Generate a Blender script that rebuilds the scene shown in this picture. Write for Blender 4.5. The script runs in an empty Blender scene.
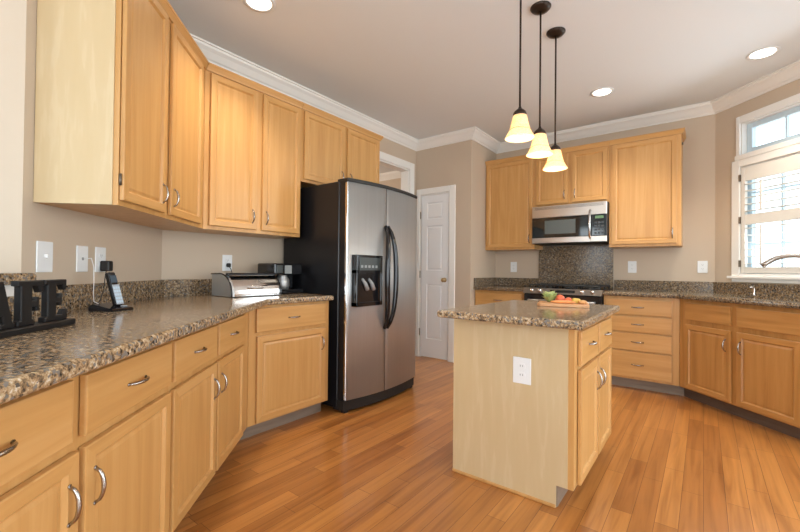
import bpy, bmesh, math, random
from mathutils import Vector, Matrix

random.seed(7)
SC = bpy.context.scene
COL = SC.collection
PI = math.pi
S = math.sqrt(0.5)

# ------------------------------------------------------------------ camera
F_PX = 396.3
yaw, pitch, roll = math.radians(37.5), math.radians(0.594), math.radians(0.605)
fwd = Vector((-math.sin(yaw) * math.cos(pitch), math.cos(yaw) * math.cos(pitch), math.sin(pitch)))
rgt = fwd.cross(Vector((0, 0, 1))).normalized()
upv = rgt.cross(fwd)
r2 = rgt * math.cos(roll) + upv * math.sin(roll)
u2 = upv * math.cos(roll) - rgt * math.sin(roll)
cam_data = bpy.data.cameras.new('camera')
cam_data.sensor_width = 36
cam_data.lens = 36 * F_PX / 800
cam_data.clip_start = 0.02
cam = bpy.data.objects.new('camera', cam_data)
COL.objects.link(cam)
mw = Matrix((r2, u2, -fwd)).transposed().to_4x4()
mw.translation = Vector((0, 0, 1.10))
cam.matrix_world = mw
SC.camera = cam

# ------------------------------------------------------------------ world and light
SC.view_settings.view_transform = 'Standard'
SC.view_settings.look = 'None'
SC.view_settings.gamma = 1.0
SC.view_settings.use_curve_mapping = False
SC.view_settings.exposure = 0.26

world = bpy.data.worlds.new('daylight')
SC.world = world
world.use_nodes = True
wn = world.node_tree
bg = wn.nodes['Background']
tcw = wn.nodes.new('ShaderNodeTexCoord')
sepw = wn.nodes.new('ShaderNodeSeparateXYZ')
rampw = wn.nodes.new('ShaderNodeValToRGB')
wn.links.new(tcw.outputs['Generated'], sepw.inputs[0])
wn.links.new(sepw.outputs['Z'], rampw.inputs[0])
rampw.color_ramp.elements[0].position = 0.0
rampw.color_ramp.elements[0].color = (0.82, 0.86, 0.84, 1)
rampw.color_ramp.elements[1].position = 0.25
rampw.color_ramp.elements[1].color = (0.90, 0.96, 1.0, 1)
wn.links.new(rampw.outputs[0], bg.inputs[0])
bg.inputs[1].default_value = 2.6


def P(d, e):
    """world xy of a point given along the left wall (d) and across the room (e)"""
    return ((e - d) * S, (e + d) * S)


def area_light(name, loc, direction, sx, sy, power, color):
    l = bpy.data.lights.new(name, 'AREA')
    l.shape = 'RECTANGLE'
    l.size, l.size_y = sx, sy
    l.energy = power
    l.color = color
    o = bpy.data.objects.new(name, l)
    COL.objects.link(o)
    o.location = loc
    o.rotation_euler = Vector(direction).to_track_quat('-Z', 'Y').to_euler()
    return o


DAY = (0.82, 0.93, 1.0)
# area lamps added as daylight: three in unseen openings, one at the sink window
x, y = P(-2.9, -0.6)
area_light('added_daylight_rear', (x, y, 1.35), (-S, S, -0.02), 4.6, 2.0, 96, (0.86, 0.94, 1.0))
x, y = P(-0.7, 3.43)
area_light('added_daylight_right', (x, y, 1.2), (-S, -S, -0.18), 2.8, 2.0, 62, DAY)
x, y = P(2.45, 3.40)
area_light('daylight_sink_window', (x, y, 1.75), (-S, -S, -0.35), 1.3, 1.2, 15, DAY)
x, y = P(0.2, -4.4)
area_light('added_daylight_family', (x, y, 1.5), (S, S, 0.0), 2.6, 1.8, 62, DAY)

# ------------------------------------------------------------------ materials


def new_mat(name):
    m = bpy.data.materials.new(name)
    m.use_nodes = True
    nt = m.node_tree
    return m, nt, nt.nodes['Principled BSDF']


def plain(name, col, rough=0.5, metal=0.0, spec=0.5, emit=0.0, ecol=None, coat=0.0):
    m, nt, b = new_mat(name)
    b.inputs['Base Color'].default_value = (*col, 1)
    b.inputs['Roughness'].default_value = rough
    b.inputs['Metallic'].default_value = metal
    b.inputs['Specular IOR Level'].default_value = spec
    b.inputs['Coat Weight'].default_value = coat
    if emit:
        b.inputs['Emission Color'].default_value = (*(ecol or col), 1)
        b.inputs['Emission Strength'].default_value = emit
    return m


def obj_coords(nt, scale, rand=True):
    tc = nt.nodes.new('ShaderNodeTexCoord')
    out = tc.outputs['Object']
    if rand:
        oi = nt.nodes.new('ShaderNodeObjectInfo')
        mul = nt.nodes.new('ShaderNodeMath')
        mul.operation = 'MULTIPLY'
        mul.inputs[1].default_value = 23.0
        nt.links.new(oi.outputs['Random'], mul.inputs[0])
        add = nt.nodes.new('ShaderNodeVectorMath')
        add.operation = 'ADD'
        nt.links.new(out, add.inputs[0])
        nt.links.new(mul.outputs[0], add.inputs[1])
        out = add.outputs[0]
    mp = nt.nodes.new('ShaderNodeMapping')
    mp.inputs['Scale'].default_value = scale
    nt.links.new(out, mp.inputs[0])
    return mp.outputs[0]


def ramp(nt, stops):
    r = nt.nodes.new('ShaderNodeValToRGB')
    while len(r.color_ramp.elements) < len(stops):
        r.color_ramp.elements.new(0.5)
    for e, (p, c) in zip(r.color_ramp.elements, stops):
        e.position = p
        e.color = (*c, 1)
    return r


def wood(name, lo, mid, hi, scale, rough=0.38, coat=0.15):
    m, nt, b = new_mat(name)
    v = obj_coords(nt, scale)
    n = nt.nodes.new('ShaderNodeTexNoise')
    n.inputs['Scale'].default_value = 1.0
    n.inputs['Detail'].default_value = 5
    n.inputs['Roughness'].default_value = 0.6
    n.inputs['Distortion'].default_value = 0.6
    nt.links.new(v, n.inputs['Vector'])
    r = ramp(nt, [(0.30, lo), (0.5, mid), (0.72, hi)])
    nt.links.new(n.outputs[0], r.inputs[0])
    nt.links.new(r.outputs[0], b.inputs['Base Color'])
    b.inputs['Roughness'].default_value = rough
    b.inputs['Coat Weight'].default_value = coat
    b.inputs['Coat Roughness'].default_value = 0.25
    return m


OL, OM, OH = (0.52, 0.268, 0.084), (0.585, 0.315, 0.105), (0.64, 0.365, 0.14)
oak_v = wood('oak_upright_grain', OL, OM, OH, (20, 20, 1.1))
oak_h = wood('oak_level_grain', OL, OM, OH, (1.1, 20, 20))
DL, DM, DH = (0.38, 0.175, 0.045), (0.48, 0.235, 0.066), (0.54, 0.28, 0.09)  # darker oak tones for the sink cabinet
dark_v = wood('darker_oak_upright_grain', DL, DM, DH, (20, 20, 1.1))
dark_h = wood('darker_oak_level_grain', DL, DM, DH, (1.1, 20, 20))
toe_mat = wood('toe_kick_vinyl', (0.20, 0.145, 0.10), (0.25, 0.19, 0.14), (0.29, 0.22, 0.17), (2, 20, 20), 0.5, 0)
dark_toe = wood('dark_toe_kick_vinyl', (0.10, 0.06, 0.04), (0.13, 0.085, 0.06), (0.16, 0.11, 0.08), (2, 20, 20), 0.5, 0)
board_wood = wood('board_wood', (0.50, 0.24, 0.10), (0.62, 0.32, 0.15), (0.68, 0.40, 0.2), (3, 30, 30), 0.45, 0)


def laminate(name):
    m, nt, b = new_mat(name)
    v = obj_coords(nt, (16.0, 16.0, 2.2))
    w = nt.nodes.new('ShaderNodeTexWave')
    w.wave_type = 'BANDS'
    w.bands_direction = 'X'
    w.inputs['Scale'].default_value = 0.8
    w.inputs['Distortion'].default_value = 7
    w.inputs['Detail'].default_value = 3
    w.inputs['Detail Scale'].default_value = 1.4
    nt.links.new(v, w.inputs['Vector'])
    n = nt.nodes.new('ShaderNodeTexNoise')
    n.inputs['Scale'].default_value = 2.2
    nt.links.new(v, n.inputs['Vector'])
    mx = nt.nodes.new('ShaderNodeMath')
    mx.operation = 'MULTIPLY'
    nt.links.new(w.outputs[0], mx.inputs[0])
    nt.links.new(n.outputs[0], mx.inputs[1])
    r = ramp(nt, [(0.0, (0.575, 0.435, 0.245)), (0.42, (0.59, 0.45, 0.26)), (0.56, (0.615, 0.48, 0.29))])
    nt.links.new(mx.outputs[0], r.inputs[0])
    nt.links.new(r.outputs[0], b.inputs['Base Color'])
    b.inputs['Roughness'].default_value = 0.45
    return m


lam = laminate('pale_oak_laminate')


def granite(name, tone=1.0, rough=0.14):
    m, nt, b = new_mat(name)
    v = obj_coords(nt, (1, 1, 1), False)
    n1 = nt.nodes.new('ShaderNodeTexNoise')
    n1.inputs['Scale'].default_value = 75
    n1.inputs['Detail'].default_value = 4
    n1.inputs['Roughness'].default_value = 0.7
    nt.links.new(v, n1.inputs['Vector'])
    r = ramp(nt, [(0.33, (0.025 * tone, 0.022 * tone, 0.02 * tone)), (0.42, (0.15 * tone, 0.105 * tone, 0.065 * tone)),
                  (0.50, (0.35 * tone, 0.225 * tone, 0.12 * tone)), (0.58, (0.48 * tone, 0.36 * tone, 0.22 * tone)),
                  (0.68, (0.66 * tone, 0.60 * tone, 0.50 * tone))])
    nt.links.new(n1.outputs[0], r.inputs[0])
    vo = nt.nodes.new('ShaderNodeTexVoronoi')
    vo.inputs['Scale'].default_value = 120
    nt.links.new(v, vo.inputs['Vector'])
    lt = nt.nodes.new('ShaderNodeMath')
    lt.operation = 'LESS_THAN'
    lt.inputs[1].default_value = 0.26
    sepc = nt.nodes.new('ShaderNodeSeparateColor')
    nt.links.new(vo.outputs['Color'], sepc.inputs[0])
    nt.links.new(sepc.outputs[0], lt.inputs[0])
    r2_ = ramp(nt, [(0.0, (0.02 * tone, 0.018 * tone, 0.016 * tone)), (0.15, (0.05 * tone, 0.04 * tone, 0.03 * tone)),
                    (0.3, (0.2 * tone, 0.18 * tone, 0.16 * tone))])
    nt.links.new(sepc.outputs[1], r2_.inputs[0])
    mix = nt.nodes.new('ShaderNodeMix')
    mix.data_type = 'RGBA'
    nt.links.new(lt.outputs[0], mix.inputs['Factor'])
    nt.links.new(r.outputs[0], mix.inputs['A'])
    nt.links.new(r2_.outputs[0], mix.inputs['B'])
    nt.links.new(mix.outputs['Result'], b.inputs['Base Color'])
    b.inputs['Roughness'].default_value = rough
    b.inputs['Specular IOR Level'].default_value = 0.32
    return m


gran = granite('brown_speckled_granite', 1.0)
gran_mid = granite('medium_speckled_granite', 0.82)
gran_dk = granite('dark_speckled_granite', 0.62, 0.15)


def floor_material():
    m, nt, b = new_mat('hardwood_planks')
    tc = nt.nodes.new('ShaderNodeTexCoord')
    mp = nt.nodes.new('ShaderNodeMapping')
    mp.inputs['Rotation'].default_value = (0, 0, PI / 2)
    nt.links.new(tc.outputs['Object'], mp.inputs[0])
    br = nt.nodes.new('ShaderNodeTexBrick')
    br.offset = 0.37
    br.offset_frequency = 2
    br.squash = 1.35
    br.squash_frequency = 3
    br.inputs['Scale'].default_value = 1.0
    br.inputs['Brick Width'].default_value = 0.62
    br.inputs['Row Height'].default_value = 0.086
    br.inputs['Mortar Size'].default_value = 0.0012
    br.inputs['Mortar Smooth'].default_value = 0.3
    br.inputs['Bias'].default_value = -0.1
    br.inputs['Color1'].default_value = (0.52, 0.220, 0.056, 1)
    br.inputs['Color2'].default_value = (0.34, 0.126, 0.030, 1)
    br.inputs['Mortar'].default_value = (0.15, 0.055, 0.018, 1)
    nt.links.new(mp.outputs[0], br.inputs['Vector'])
    mp2 = nt.nodes.new('ShaderNodeMapping')
    mp2.inputs['Scale'].default_value = (26, 1.3, 1)
    nt.links.new(tc.outputs['Object'], mp2.inputs[0])
    n = nt.nodes.new('ShaderNodeTexNoise')
    n.inputs['Scale'].default_value = 1.0
    n.inputs['Detail'].default_value = 5
    n.inputs['Distortion'].default_value = 0.8
    nt.links.new(mp2.outputs[0], n.inputs['Vector'])
    r = ramp(nt, [(0.28, (0.66, 0.58, 0.50)), (0.5, (1, 1, 1)), (0.74, (1.22, 1.24, 1.26))])
    nt.links.new(n.outputs[0], r.inputs[0])
    mul = nt.nodes.new('ShaderNodeMix')
    mul.data_type = 'RGBA'
    mul.blend_type = 'MULTIPLY'
    mul.inputs['Factor'].default_value = 0.9
    nt.links.new(br.outputs['Color'], mul.inputs['A'])
    nt.links.new(r.outputs[0], mul.inputs['B'])
    nt.links.new(mul.outputs['Result'], b.inputs['Base Color'])
    b.inputs['Roughness'].default_value = 0.28
    b.inputs['Coat Weight'].default_value = 0.25
    b.inputs['Coat Roughness'].default_value = 0.12
    return m


def brushed(name, col, rough, scale, metal=1.0):
    m, nt, b = new_mat(name)
    v = obj_coords(nt, scale)
    n = nt.nodes.new('ShaderNodeTexNoise')
    n.inputs['Scale'].default_value = 1.0
    n.inputs['Detail'].default_value = 3
    nt.links.new(v, n.inputs['Vector'])
    r = ramp(nt, [(0.3, tuple(c * 0.97 for c in col)), (0.7, tuple(min(1, c * 1.03) for c in col))])
    nt.links.new(n.outputs[0], r.inputs[0])
    nt.links.new(r.outputs[0], b.inputs['Base Color'])
    b.inputs['Metallic'].default_value = metal
    b.inputs['Roughness'].default_value = rough
    return m


def wall_paint(name, col, rough=0.7):
    m, nt, b = new_mat(name)
    v = obj_coords(nt, (1, 1, 1), False)
    n = nt.nodes.new('ShaderNodeTexNoise')
    n.inputs['Scale'].default_value = 180
    nt.links.new(v, n.inputs['Vector'])
    bp = nt.nodes.new('ShaderNodeBump')
    bp.inputs['Strength'].default_value = 0.06
    bp.inputs['Distance'].default_value = 0.002
    nt.links.new(n.outputs[0], bp.inputs['Height'])
    nt.links.new(bp.outputs[0], b.inputs['Normal'])
    b.inputs['Base Color'].default_value = (*col, 1)
    b.inputs['Roughness'].default_value = rough
    return m


tan = wall_paint('tan_wall_paint', (0.555, 0.455, 0.35))
tan_pale = wall_paint('pale_family_room_paint', (0.68, 0.72, 0.72))
ceil_mat = wall_paint('ceiling_paint', (0.76, 0.79, 0.81), 0.8)
trim_mat = plain('white_trim_paint', (0.84, 0.83, 0.80), 0.4)
door_mat = plain('white_door_paint', (0.86, 0.88, 0.90), 0.35)
sash_mat = plain('daylight_tinted_sash', (0.56, 0.68, 0.76), 0.35)  # blue cast of daylight painted into the white sash colour
shut_mat = plain('white_shutter_paint', (0.76, 0.74, 0.69), 0.4)
steel_v = brushed('brushed_steel_upright', (0.50, 0.52, 0.53), 0.44, (60, 60, 1.0), 0.72)
steel_h = brushed('brushed_steel_level', (0.56, 0.53, 0.50), 0.28, (1.0, 60, 60))
chrome = plain('polished_chrome', (0.72, 0.70, 0.68), 0.10, 1.0)
nickel = plain('satin_nickel', (0.42, 0.39, 0.36), 0.26, 1.0)
brass = plain('aged_brass', (0.45, 0.33, 0.17), 0.3, 1.0)
hinge_mat = plain('dark_hinge_metal', (0.16, 0.13, 0.10), 0.4, 0.8)
black_gloss = plain('black_gloss', (0.010, 0.010, 0.012), 0.12)
black_tex = plain('black_textured_side', (0.009, 0.009, 0.011), 0.30, spec=0.35)
black_matte = plain('black_matte', (0.012, 0.012, 0.012), 0.55)
black_paint = plain('black_painted_wood', (0.010, 0.0095, 0.010), 0.5, spec=0.3)
black_iron = plain('black_cast_iron', (0.02, 0.02, 0.02), 0.6)
glass_dark = plain('dark_oven_glass', (0.012, 0.014, 0.015), 0.05)
grey_screen = plain('grey_mesh_screen', (0.10, 0.12, 0.12), 0.35)
grey_key = plain('grey_keypad', (0.30, 0.33, 0.34), 0.35)
silver_plastic = plain('silver_plastic', (0.45, 0.52, 0.60), 0.3, 0.3)
blue_key = plain('pale_blue_keys', (0.55, 0.68, 0.80), 0.35)
white_plastic = plain('white_plastic', (0.80, 0.82, 0.83), 0.35)
slot_mat = plain('slot_grey', (0.30, 0.31, 0.32), 0.5)
bronze = plain('dark_bronze', (0.035, 0.022, 0.015), 0.35, 0.6)
lamp_lens = plain('lit_lens', (1, 0.95, 0.88), 0.4, emit=5.0, ecol=(1.0, 0.90, 0.78))
green_led = plain('green_display', (0.05, 0.12, 0.05), 0.3, emit=0.15, ecol=(0.5, 0.8, 0.4))
lettuce_m = plain('lettuce_leaf', (0.38, 0.44, 0.16), 0.5)
tomato_m = plain('tomato_skin', (0.66, 0.13, 0.055), 0.3)
pepper_m = plain('yellow_pepper', (0.72, 0.48, 0.10), 0.35)
bread_m = plain('bread_crust', (0.66, 0.34, 0.13), 0.6)

mg, ntg, bgl = new_mat('window_glass')
bgl.inputs['Roughness'].default_value = 0.0
mixg = ntg.nodes.new('ShaderNodeMixShader')
trg = ntg.nodes.new('ShaderNodeBsdfTransparent')
trg.inputs[0].default_value = (0.93, 0.97, 1.0, 1)
glg = ntg.nodes.new('ShaderNodeBsdfGlossy')
glg.inputs['Roughness'].default_value = 0.02
mixg.inputs[0].default_value = 0.06
ntg.links.new(trg.outputs[0], mixg.inputs[1])
ntg.links.new(glg.outputs[0], mixg.inputs[2])
ntg.links.new(mixg.outputs[0], ntg.nodes['Material Output'].inputs[0])
pane_glass = mg

# frosted amber pendant glass lit from within
ms, nts, bs = new_mat('lit_amber_glass')
vs = obj_coords(nts, (14, 14, 30))
ns = nts.nodes.new('ShaderNodeTexNoise')
ns.inputs['Detail'].default_value = 4
ns.inputs['Distortion'].default_value = 2.0
nts.links.new(vs, ns.inputs['Vector'])
rs = ramp(nts, [(0.35, (0.92, 0.64, 0.36)), (0.6, (1.0, 0.86, 0.66))])
nts.links.new(ns.outputs[0], rs.inputs[0])
nts.links.new(rs.outputs[0], bs.inputs['Base Color'])
nts.links.new(rs.outputs[0], bs.inputs['Emission Color'])
bs.inputs['Emission Strength'].default_value = 0.10
bs.inputs['Subsurface Weight'].default_value = 0.0
trs = nts.nodes.new('ShaderNodeBsdfTranslucent')
nts.links.new(rs.outputs[0], trs.inputs[0])
mxs = nts.nodes.new('ShaderNodeMixShader')
mxs.inputs[0].default_value = 0.55
nts.links.new(bs.outputs[0], mxs.inputs[1])
nts.links.new(trs.outputs[0], mxs.inputs[2])
nts.links.new(mxs.outputs[0], nts.nodes['Material Output'].inputs[0])
bs.inputs['Roughness'].default_value = 0.3
shade_mat = ms
bulb_mat = plain('lit_bulb', (1, 0.9, 0.7), 0.4, emit=4.5, ecol=(1.0, 0.82, 0.55))
floor_mat = floor_material()

# ------------------------------------------------------------------ mesh helpers


class MB:
    """collects shapes, then links them as ONE mesh object"""

    def __init__(self):
        self.bm = bmesh.new()

    def merge(self, t, mat=0, smooth=False, keep=False):
        for f in t.faces:
            if not keep:
                f.material_index = mat
            f.smooth = smooth
        me = bpy.data.meshes.new('tmp')
        t.to_mesh(me)
        t.free()
        self.bm.from_mesh(me)
        bpy.data.meshes.remove(me)
        return self

    def box(self, x0, x1, y0, y1, z0, z1, bev=0.0, mat=0, seg=1):
        t = bmesh.new()
        bmesh.ops.create_cube(t, size=1)
        for v in t.verts:
            v.co = Vector(((x0 + x1) / 2 + v.co.x * abs(x1 - x0), (y0 + y1) / 2 + v.co.y * abs(y1 - y0),
                           (z0 + z1) / 2 + v.co.z * abs(z1 - z0)))
        if bev:
            bmesh.ops.bevel(t, geom=t.edges[:], offset=bev, segments=seg, affect='EDGES', profile=0.5)
        return self.merge(t, mat)

    def prism(self, poly, z0, z1, mat=0, bev=0.0, seg=2, smooth=False):
        t = bmesh.new()
        lo = [t.verts.new((p[0], p[1], z0)) for p in poly]
        hi = [t.verts.new((p[0], p[1], z1)) for p in poly]
        n = len(poly)
        t.faces.new(hi)
        t.faces.new(lo[::-1])
        for i in range(n):
            t.faces.new((lo[i], lo[(i + 1) % n], hi[(i + 1) % n], hi[i]))
        bmesh.ops.recalc_face_normals(t, faces=t.faces[:])
        if bev:
            ed = [e for e in t.edges if abs(e.verts[0].co.z - e.verts[1].co.z) < 1e-6]
            bmesh.ops.bevel(t, geom=ed, offset=bev, segments=seg, affect='EDGES', profile=0.5)
        return self.merge(t, mat, smooth)

    def slab_xz(self, poly, y0, y1, mat=0, bev=0.0):
        """outline in x,z extruded along y"""
        t = bmesh.new()
        a = [t.verts.new((p[0], y0, p[1])) for p in poly]
        b = [t.verts.new((p[0], y1, p[1])) for p in poly]
        n = len(poly)
        t.faces.new(a)
        t.faces.new(b[::-1])
        for i in range(n):
            t.faces.new((a[i], b[i], b[(i + 1) % n], a[(i + 1) % n]))
        bmesh.ops.recalc_face_normals(t, faces=t.faces[:])
        if bev:
            ed = [e for e in t.edges if abs(e.verts[0].co.y - e.verts[1].co.y) < 1e-6]
            bmesh.ops.bevel(t, geom=ed, offset=bev, segments=1, affect='EDGES')
        return self.merge(t, mat)

    def slab_yz(self, poly, x0, x1, mat=0, bev=0.0, smooth=False):
        t = bmesh.new()
        a = [t.verts.new((x0, p[0], p[1])) for p in poly]
        b = [t.verts.new((x1, p[0], p[1])) for p in poly]
        n = len(poly)
        t.faces.new(a)
        t.faces.new(b[::-1])
        for i in range(n):
            t.faces.new((a[i], b[i], b[(i + 1) % n], a[(i + 1) % n]))
        bmesh.ops.recalc_face_normals(t, faces=t.faces[:])
        return self.merge(t, mat, smooth)

    def tube(self, pts, rad, seg=8, mat=0, flat=1.0):
        t = bmesh.new()
        pts = [Vector(p) for p in pts]
        rings = []
        n = len(pts)
        rads = rad if isinstance(rad, (list, tuple)) else [rad] * n
        ref = None
        for i, p in enumerate(pts):
            d = (pts[min(i + 1, n - 1)] - pts[max(i - 1, 0)]).normalized()
            if ref is None:
                ref = d.orthogonal().normalized()
            ref = (ref - d * ref.dot(d)).normalized()
            b = d.cross(ref)
            rings.append([t.verts.new(p + (ref * math.cos(2 * PI * k / seg) + b * math.sin(2 * PI * k / seg) * flat) * rads[i])
                          for k in range(seg)])
        for i in range(n - 1):
            for k in range(seg):
                t.faces.new((rings[i][k], rings[i][(k + 1) % seg], rings[i + 1][(k + 1) % seg], rings[i + 1][k]))
        t.faces.new(rings[0][::-1])
        t.faces.new(rings[-1])
        bmesh.ops.recalc_face_normals(t, faces=t.faces[:])
        return self.merge(t, mat, True)

    def lathe(self, prof, c, seg=24, mat=0, axis='z', smooth=True):
        """profile of (radius, height) pairs turned about an axis through c"""
        t = bmesh.new()
        rings = []
        for r, h in prof:
            ring = []
            for k in range(seg):
                a = 2 * PI * k / seg
                p = (max(r, 1e-4) * math.cos(a), max(r, 1e-4) * math.sin(a), h)
                if axis == 'y':
                    p = (p[0], h, p[1])
                elif axis == 'x':
                    p = (h, p[0], p[1])
                ring.append(t.verts.new(Vector(p) + Vector(c)))
            rings.append(ring)
        for i in range(len(rings) - 1):
            for k in range(seg):
                t.faces.new((rings[i][k], rings[i][(k + 1) % seg], rings[i + 1][(k + 1) % seg], rings[i + 1][k]))
        t.faces.new(rings[0][::-1])
        t.faces.new(rings[-1])
        bmesh.ops.recalc_face_normals(t, faces=t.faces[:])
        return self.merge(t, mat, smooth)

    def sweep(self, path, prof, start=None, end=None, mat=0):
        """closed profile of (outward offset, z) carried along a plan path, mitred; outward is to the right of travel"""
        t = bmesh.new()
        pts = [Vector(p) for p in path]
        dirs = [(pts[i + 1] - pts[i]).normalized() for i in range(len(pts) - 1)]
        din = [Vector(start) if start else dirs[0]] + dirs
        dout = dirs + [Vector(end) if end else dirs[-1]]
        rings = []
        for p, a, b in zip(pts, din, dout):
            a, b = a.normalized(), b.normalized()
            na, nb = Vector((a.y, -a.x)), Vector((b.y, -b.x))
            m = (na + nb)
            m = m / (1 + na.dot(nb))
            rings.append([t.verts.new((p.x + m.x * o, p.y + m.y * o, z)) for o, z in prof])
        n = len(prof)
        for i in range(len(rings) - 1):
            for k in range(n):
                t.faces.new((rings[i][k], rings[i][(k + 1) % n], rings[i + 1][(k + 1) % n], rings[i + 1][k]))
        t.faces.new(rings[0])
        t.faces.new(rings[-1][::-1])
        bmesh.ops.recalc_face_normals(t, faces=t.faces[:])
        return self.merge(t, mat)

    def panel_front(self, u0, u1, z0, z1, v, th=0.0165, rail=0.052, raised=True):
        """cabinet door or drawer front: upright-grain stiles (slot 0), level-grain rails (slot 1)"""
        t = bmesh.new()
        bmesh.ops.create_cube(t, size=1)
        for q in t.verts:
            q.co = Vector(((u0 + u1) / 2 + q.co.x * (u1 - u0), v + th / 2 + q.co.y * th, (z0 + z1) / 2 + q.co.z * (z1 - z0)))
        t.faces.ensure_lookup_table()
        front = [f for f in t.faces if f.normal.y < -0.9][0]
        ed = list(front.edges)
        bmesh.ops.bevel(t, geom=ed, offset=0.005, segments=2, affect='EDGES', profile=0.6)
        t.normal_update()
        front = max((f for f in t.faces if f.normal.y < -0.99), key=lambda f: f.calc_area())
        if rail:
            r = bmesh.ops.inset_region(t, faces=[front], thickness=rail - 0.005, depth=0)
            zc, uc = (z0 + z1) / 2, (u0 + u1) / 2
            for f in r['faces']:
                c = f.calc_center_median()
                if abs(c.z - zc) / ((z1 - z0) / 2) > abs(c.x - uc) / ((u1 - u0) / 2):
                    f.material_index = 1
            bmesh.ops.inset_region(t, faces=[front], thickness=0.013, depth=-0.010)
            if raised:
                bmesh.ops.inset_region(t, faces=[front], thickness=0.006, depth=0)
                bmesh.ops.inset_region(t, faces=[front], thickness=0.016, depth=0.003)
        return self.merge(t, keep=True)

    def build(self, name, mats, parent=None, off=(0, 0, 0)):
        me = bpy.data.meshes.new(name)
        bmesh.ops.translate(self.bm, verts=self.bm.verts[:], vec=(-off[0], -off[1], -off[2]))
        self.bm.to_mesh(me)
        self.bm.free()
        for m in (mats if isinstance(mats, (list, tuple)) else [mats]):
            me.materials.append(m)
        o = bpy.data.objects.new(name, me)
        COL.objects.link(o)
        if parent is not None:
            o.parent = parent
        return o


class Thing:
    """an Empty at the thing's base; parts are given in the frame (u along the front, v into the wall, z up) turned by rot"""

    def __init__(self, name, label, cat, rot, u, v, z, group=None):
        e = bpy.data.objects.new(name, None)
        e.empty_display_size = 0.1
        COL.objects.link(e)
        a = math.radians(rot)
        e.location = (u * math.cos(a) - v * math.sin(a), u * math.sin(a) + v * math.cos(a), z)
        e.rotation_euler = (0, 0, a)
        e['label'] = label
        e['category'] = cat
        if group:
            e['group'] = group
        self.e, self.off = e, (u, v, z)

    def part(self, name, mb, mats, parent=None, label=None):
        o = mb.build(name, mats, parent or self.e, self.off)
        if label:
            o['label'] = label
        return o


def struct(name, mb, mats, parent=None):
    o = mb.build(name, mats, parent)
    o['kind'] = 'structure'
    return o


def rotpts(rot, pts):
    a = math.radians(rot)
    return [(u * math.cos(a) - v * math.sin(a), u * math.sin(a) + v * math.cos(a)) for u, v in pts]


LEFT, FRIDGE, BACK, RIGHT = 135, 90, 0, -45
WX, WY, RX, PY = -2.96, 4.88, -2.168, 4.18     # fridge wall x, stove wall y, return wall x, pantry wall y
VL, VR = 1.27, 3.51                           # switch wall and window wall, across the room
CH = 2.745

# ------------------------------------------------------------------ room shell
far = [P(3.3, -4.6), (-7.6, 1.4), (-7.6, 5.5), (-2.0, 5.5), P(3.9, 3.7), P(-3.1, 3.7), P(-3.1, -4.6)]
m = MB(); m.prism(far[::-1], -0.1, 0.0); struct('floor', m, floor_mat)
m = MB(); m.prism(far[::-1], CH, CH + 0.1); struct('ceiling', m, ceil_mat)

W0 = P(1.735, -VL)
W1 = (WX, VL and (-VL / S - WX))
W1 = (WX, -VL * math.sqrt(2) - WX)
W2, W3, W4 = (WX, PY), (RX, PY), (RX, WY)
W5 = (VR * math.sqrt(2) - WY, WY)
TH = 0.12
# switch wall with the end where the pass-through opens
w1o = (WX - TH, -(VL + TH) * math.sqrt(2) - (WX - TH))
m = MB(); m.prism([W0, W1, w1o, P(1.735, -VL - TH)], 0, CH); struct('wall_left', m, tan)
m = MB(); m.prism([P(0.2, -VL), P(1.734, -VL), P(1.734, -VL - TH), P(0.2, -VL - TH)], 0, 1.03); struct('wall_bar', m, tan)
# fridge wall with its doorway
OY0, OY1, OZ = 3.14, 4.03, 2.37
m = MB()
m.prism([W1, (WX, OY0), (WX - TH, OY0), w1o], 0, CH)
m.box(WX - TH, WX, OY0, OY1, OZ, CH)
m.box(WX - TH, WX, OY1, PY, 0, CH)
struct('wall_fridge_side', m, tan)
m = MB()
cw = 0.09
for y0, y1, z0, z1 in ((OY0 - cw, OY0, 0, OZ + cw), (OY1, OY1 + cw, 0, OZ + cw), (OY0, OY1, OZ, OZ + cw)):
    m.box(WX - 0.0, WX + 0.02, y0, y1, z0, z1, 0.004)
m.box(WX - TH, WX, OY0, OY0 + 0.015, 0, OZ)
m.box(WX - TH, WX, OY1 - 0.015, OY1, 0, OZ)
m.box(WX - TH, WX, OY0, OY1, OZ - 0.015, OZ)
struct('trim_2', m, trim_mat)
# pantry wall (door opening), return wall, stove wall
DX0, DX1, DZ = -2.885, -2.455, 2.06
m = MB()
m.box(WX, DX0, PY, PY + TH, 0, CH)
m.box(DX1, RX, PY, PY + TH, 0, CH)
m.box(DX0, DX1, PY, PY + TH, DZ, CH)
struct('wall_pantry', m, tan)
m = MB(); m.box(RX - TH, RX, PY + TH, WY + TH, 0, CH); struct('wall_return', m, tan)
m = MB(); m.prism([(RX, WY), W5, (W5[0] + 0.05, WY + TH), (RX, WY + TH)], 0, CH); struct('wall_back', m, tan)
# window wall: pieces around the openings, in the frame of that wall (u = -d)
ru0, ru1 = -(W5[1] - W5[0]) * S, 3.0
LU0, LU1, LZ0, LZ1 = -3.135, -1.75, 1.10, 2.06
TZ0, TZ1 = 2.17, 2.455
PU0, PU1, PZ1 = -0.7, 2.1, 2.15


def rbox(m, u0, u1, v0, v1, z0, z1, bev=0.0, mat=0, rot=RIGHT):
    t = MB(); t.box(u0, u1, v0, v1, z0, z1, bev, mat)
    bmesh.ops.rotate(t.bm, verts=t.bm.verts[:], cent=(0, 0, 0), matrix=Matrix.Rotation(math.radians(rot), 3, 'Z'))
    return m.merge(t.bm, keep=True)


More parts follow.
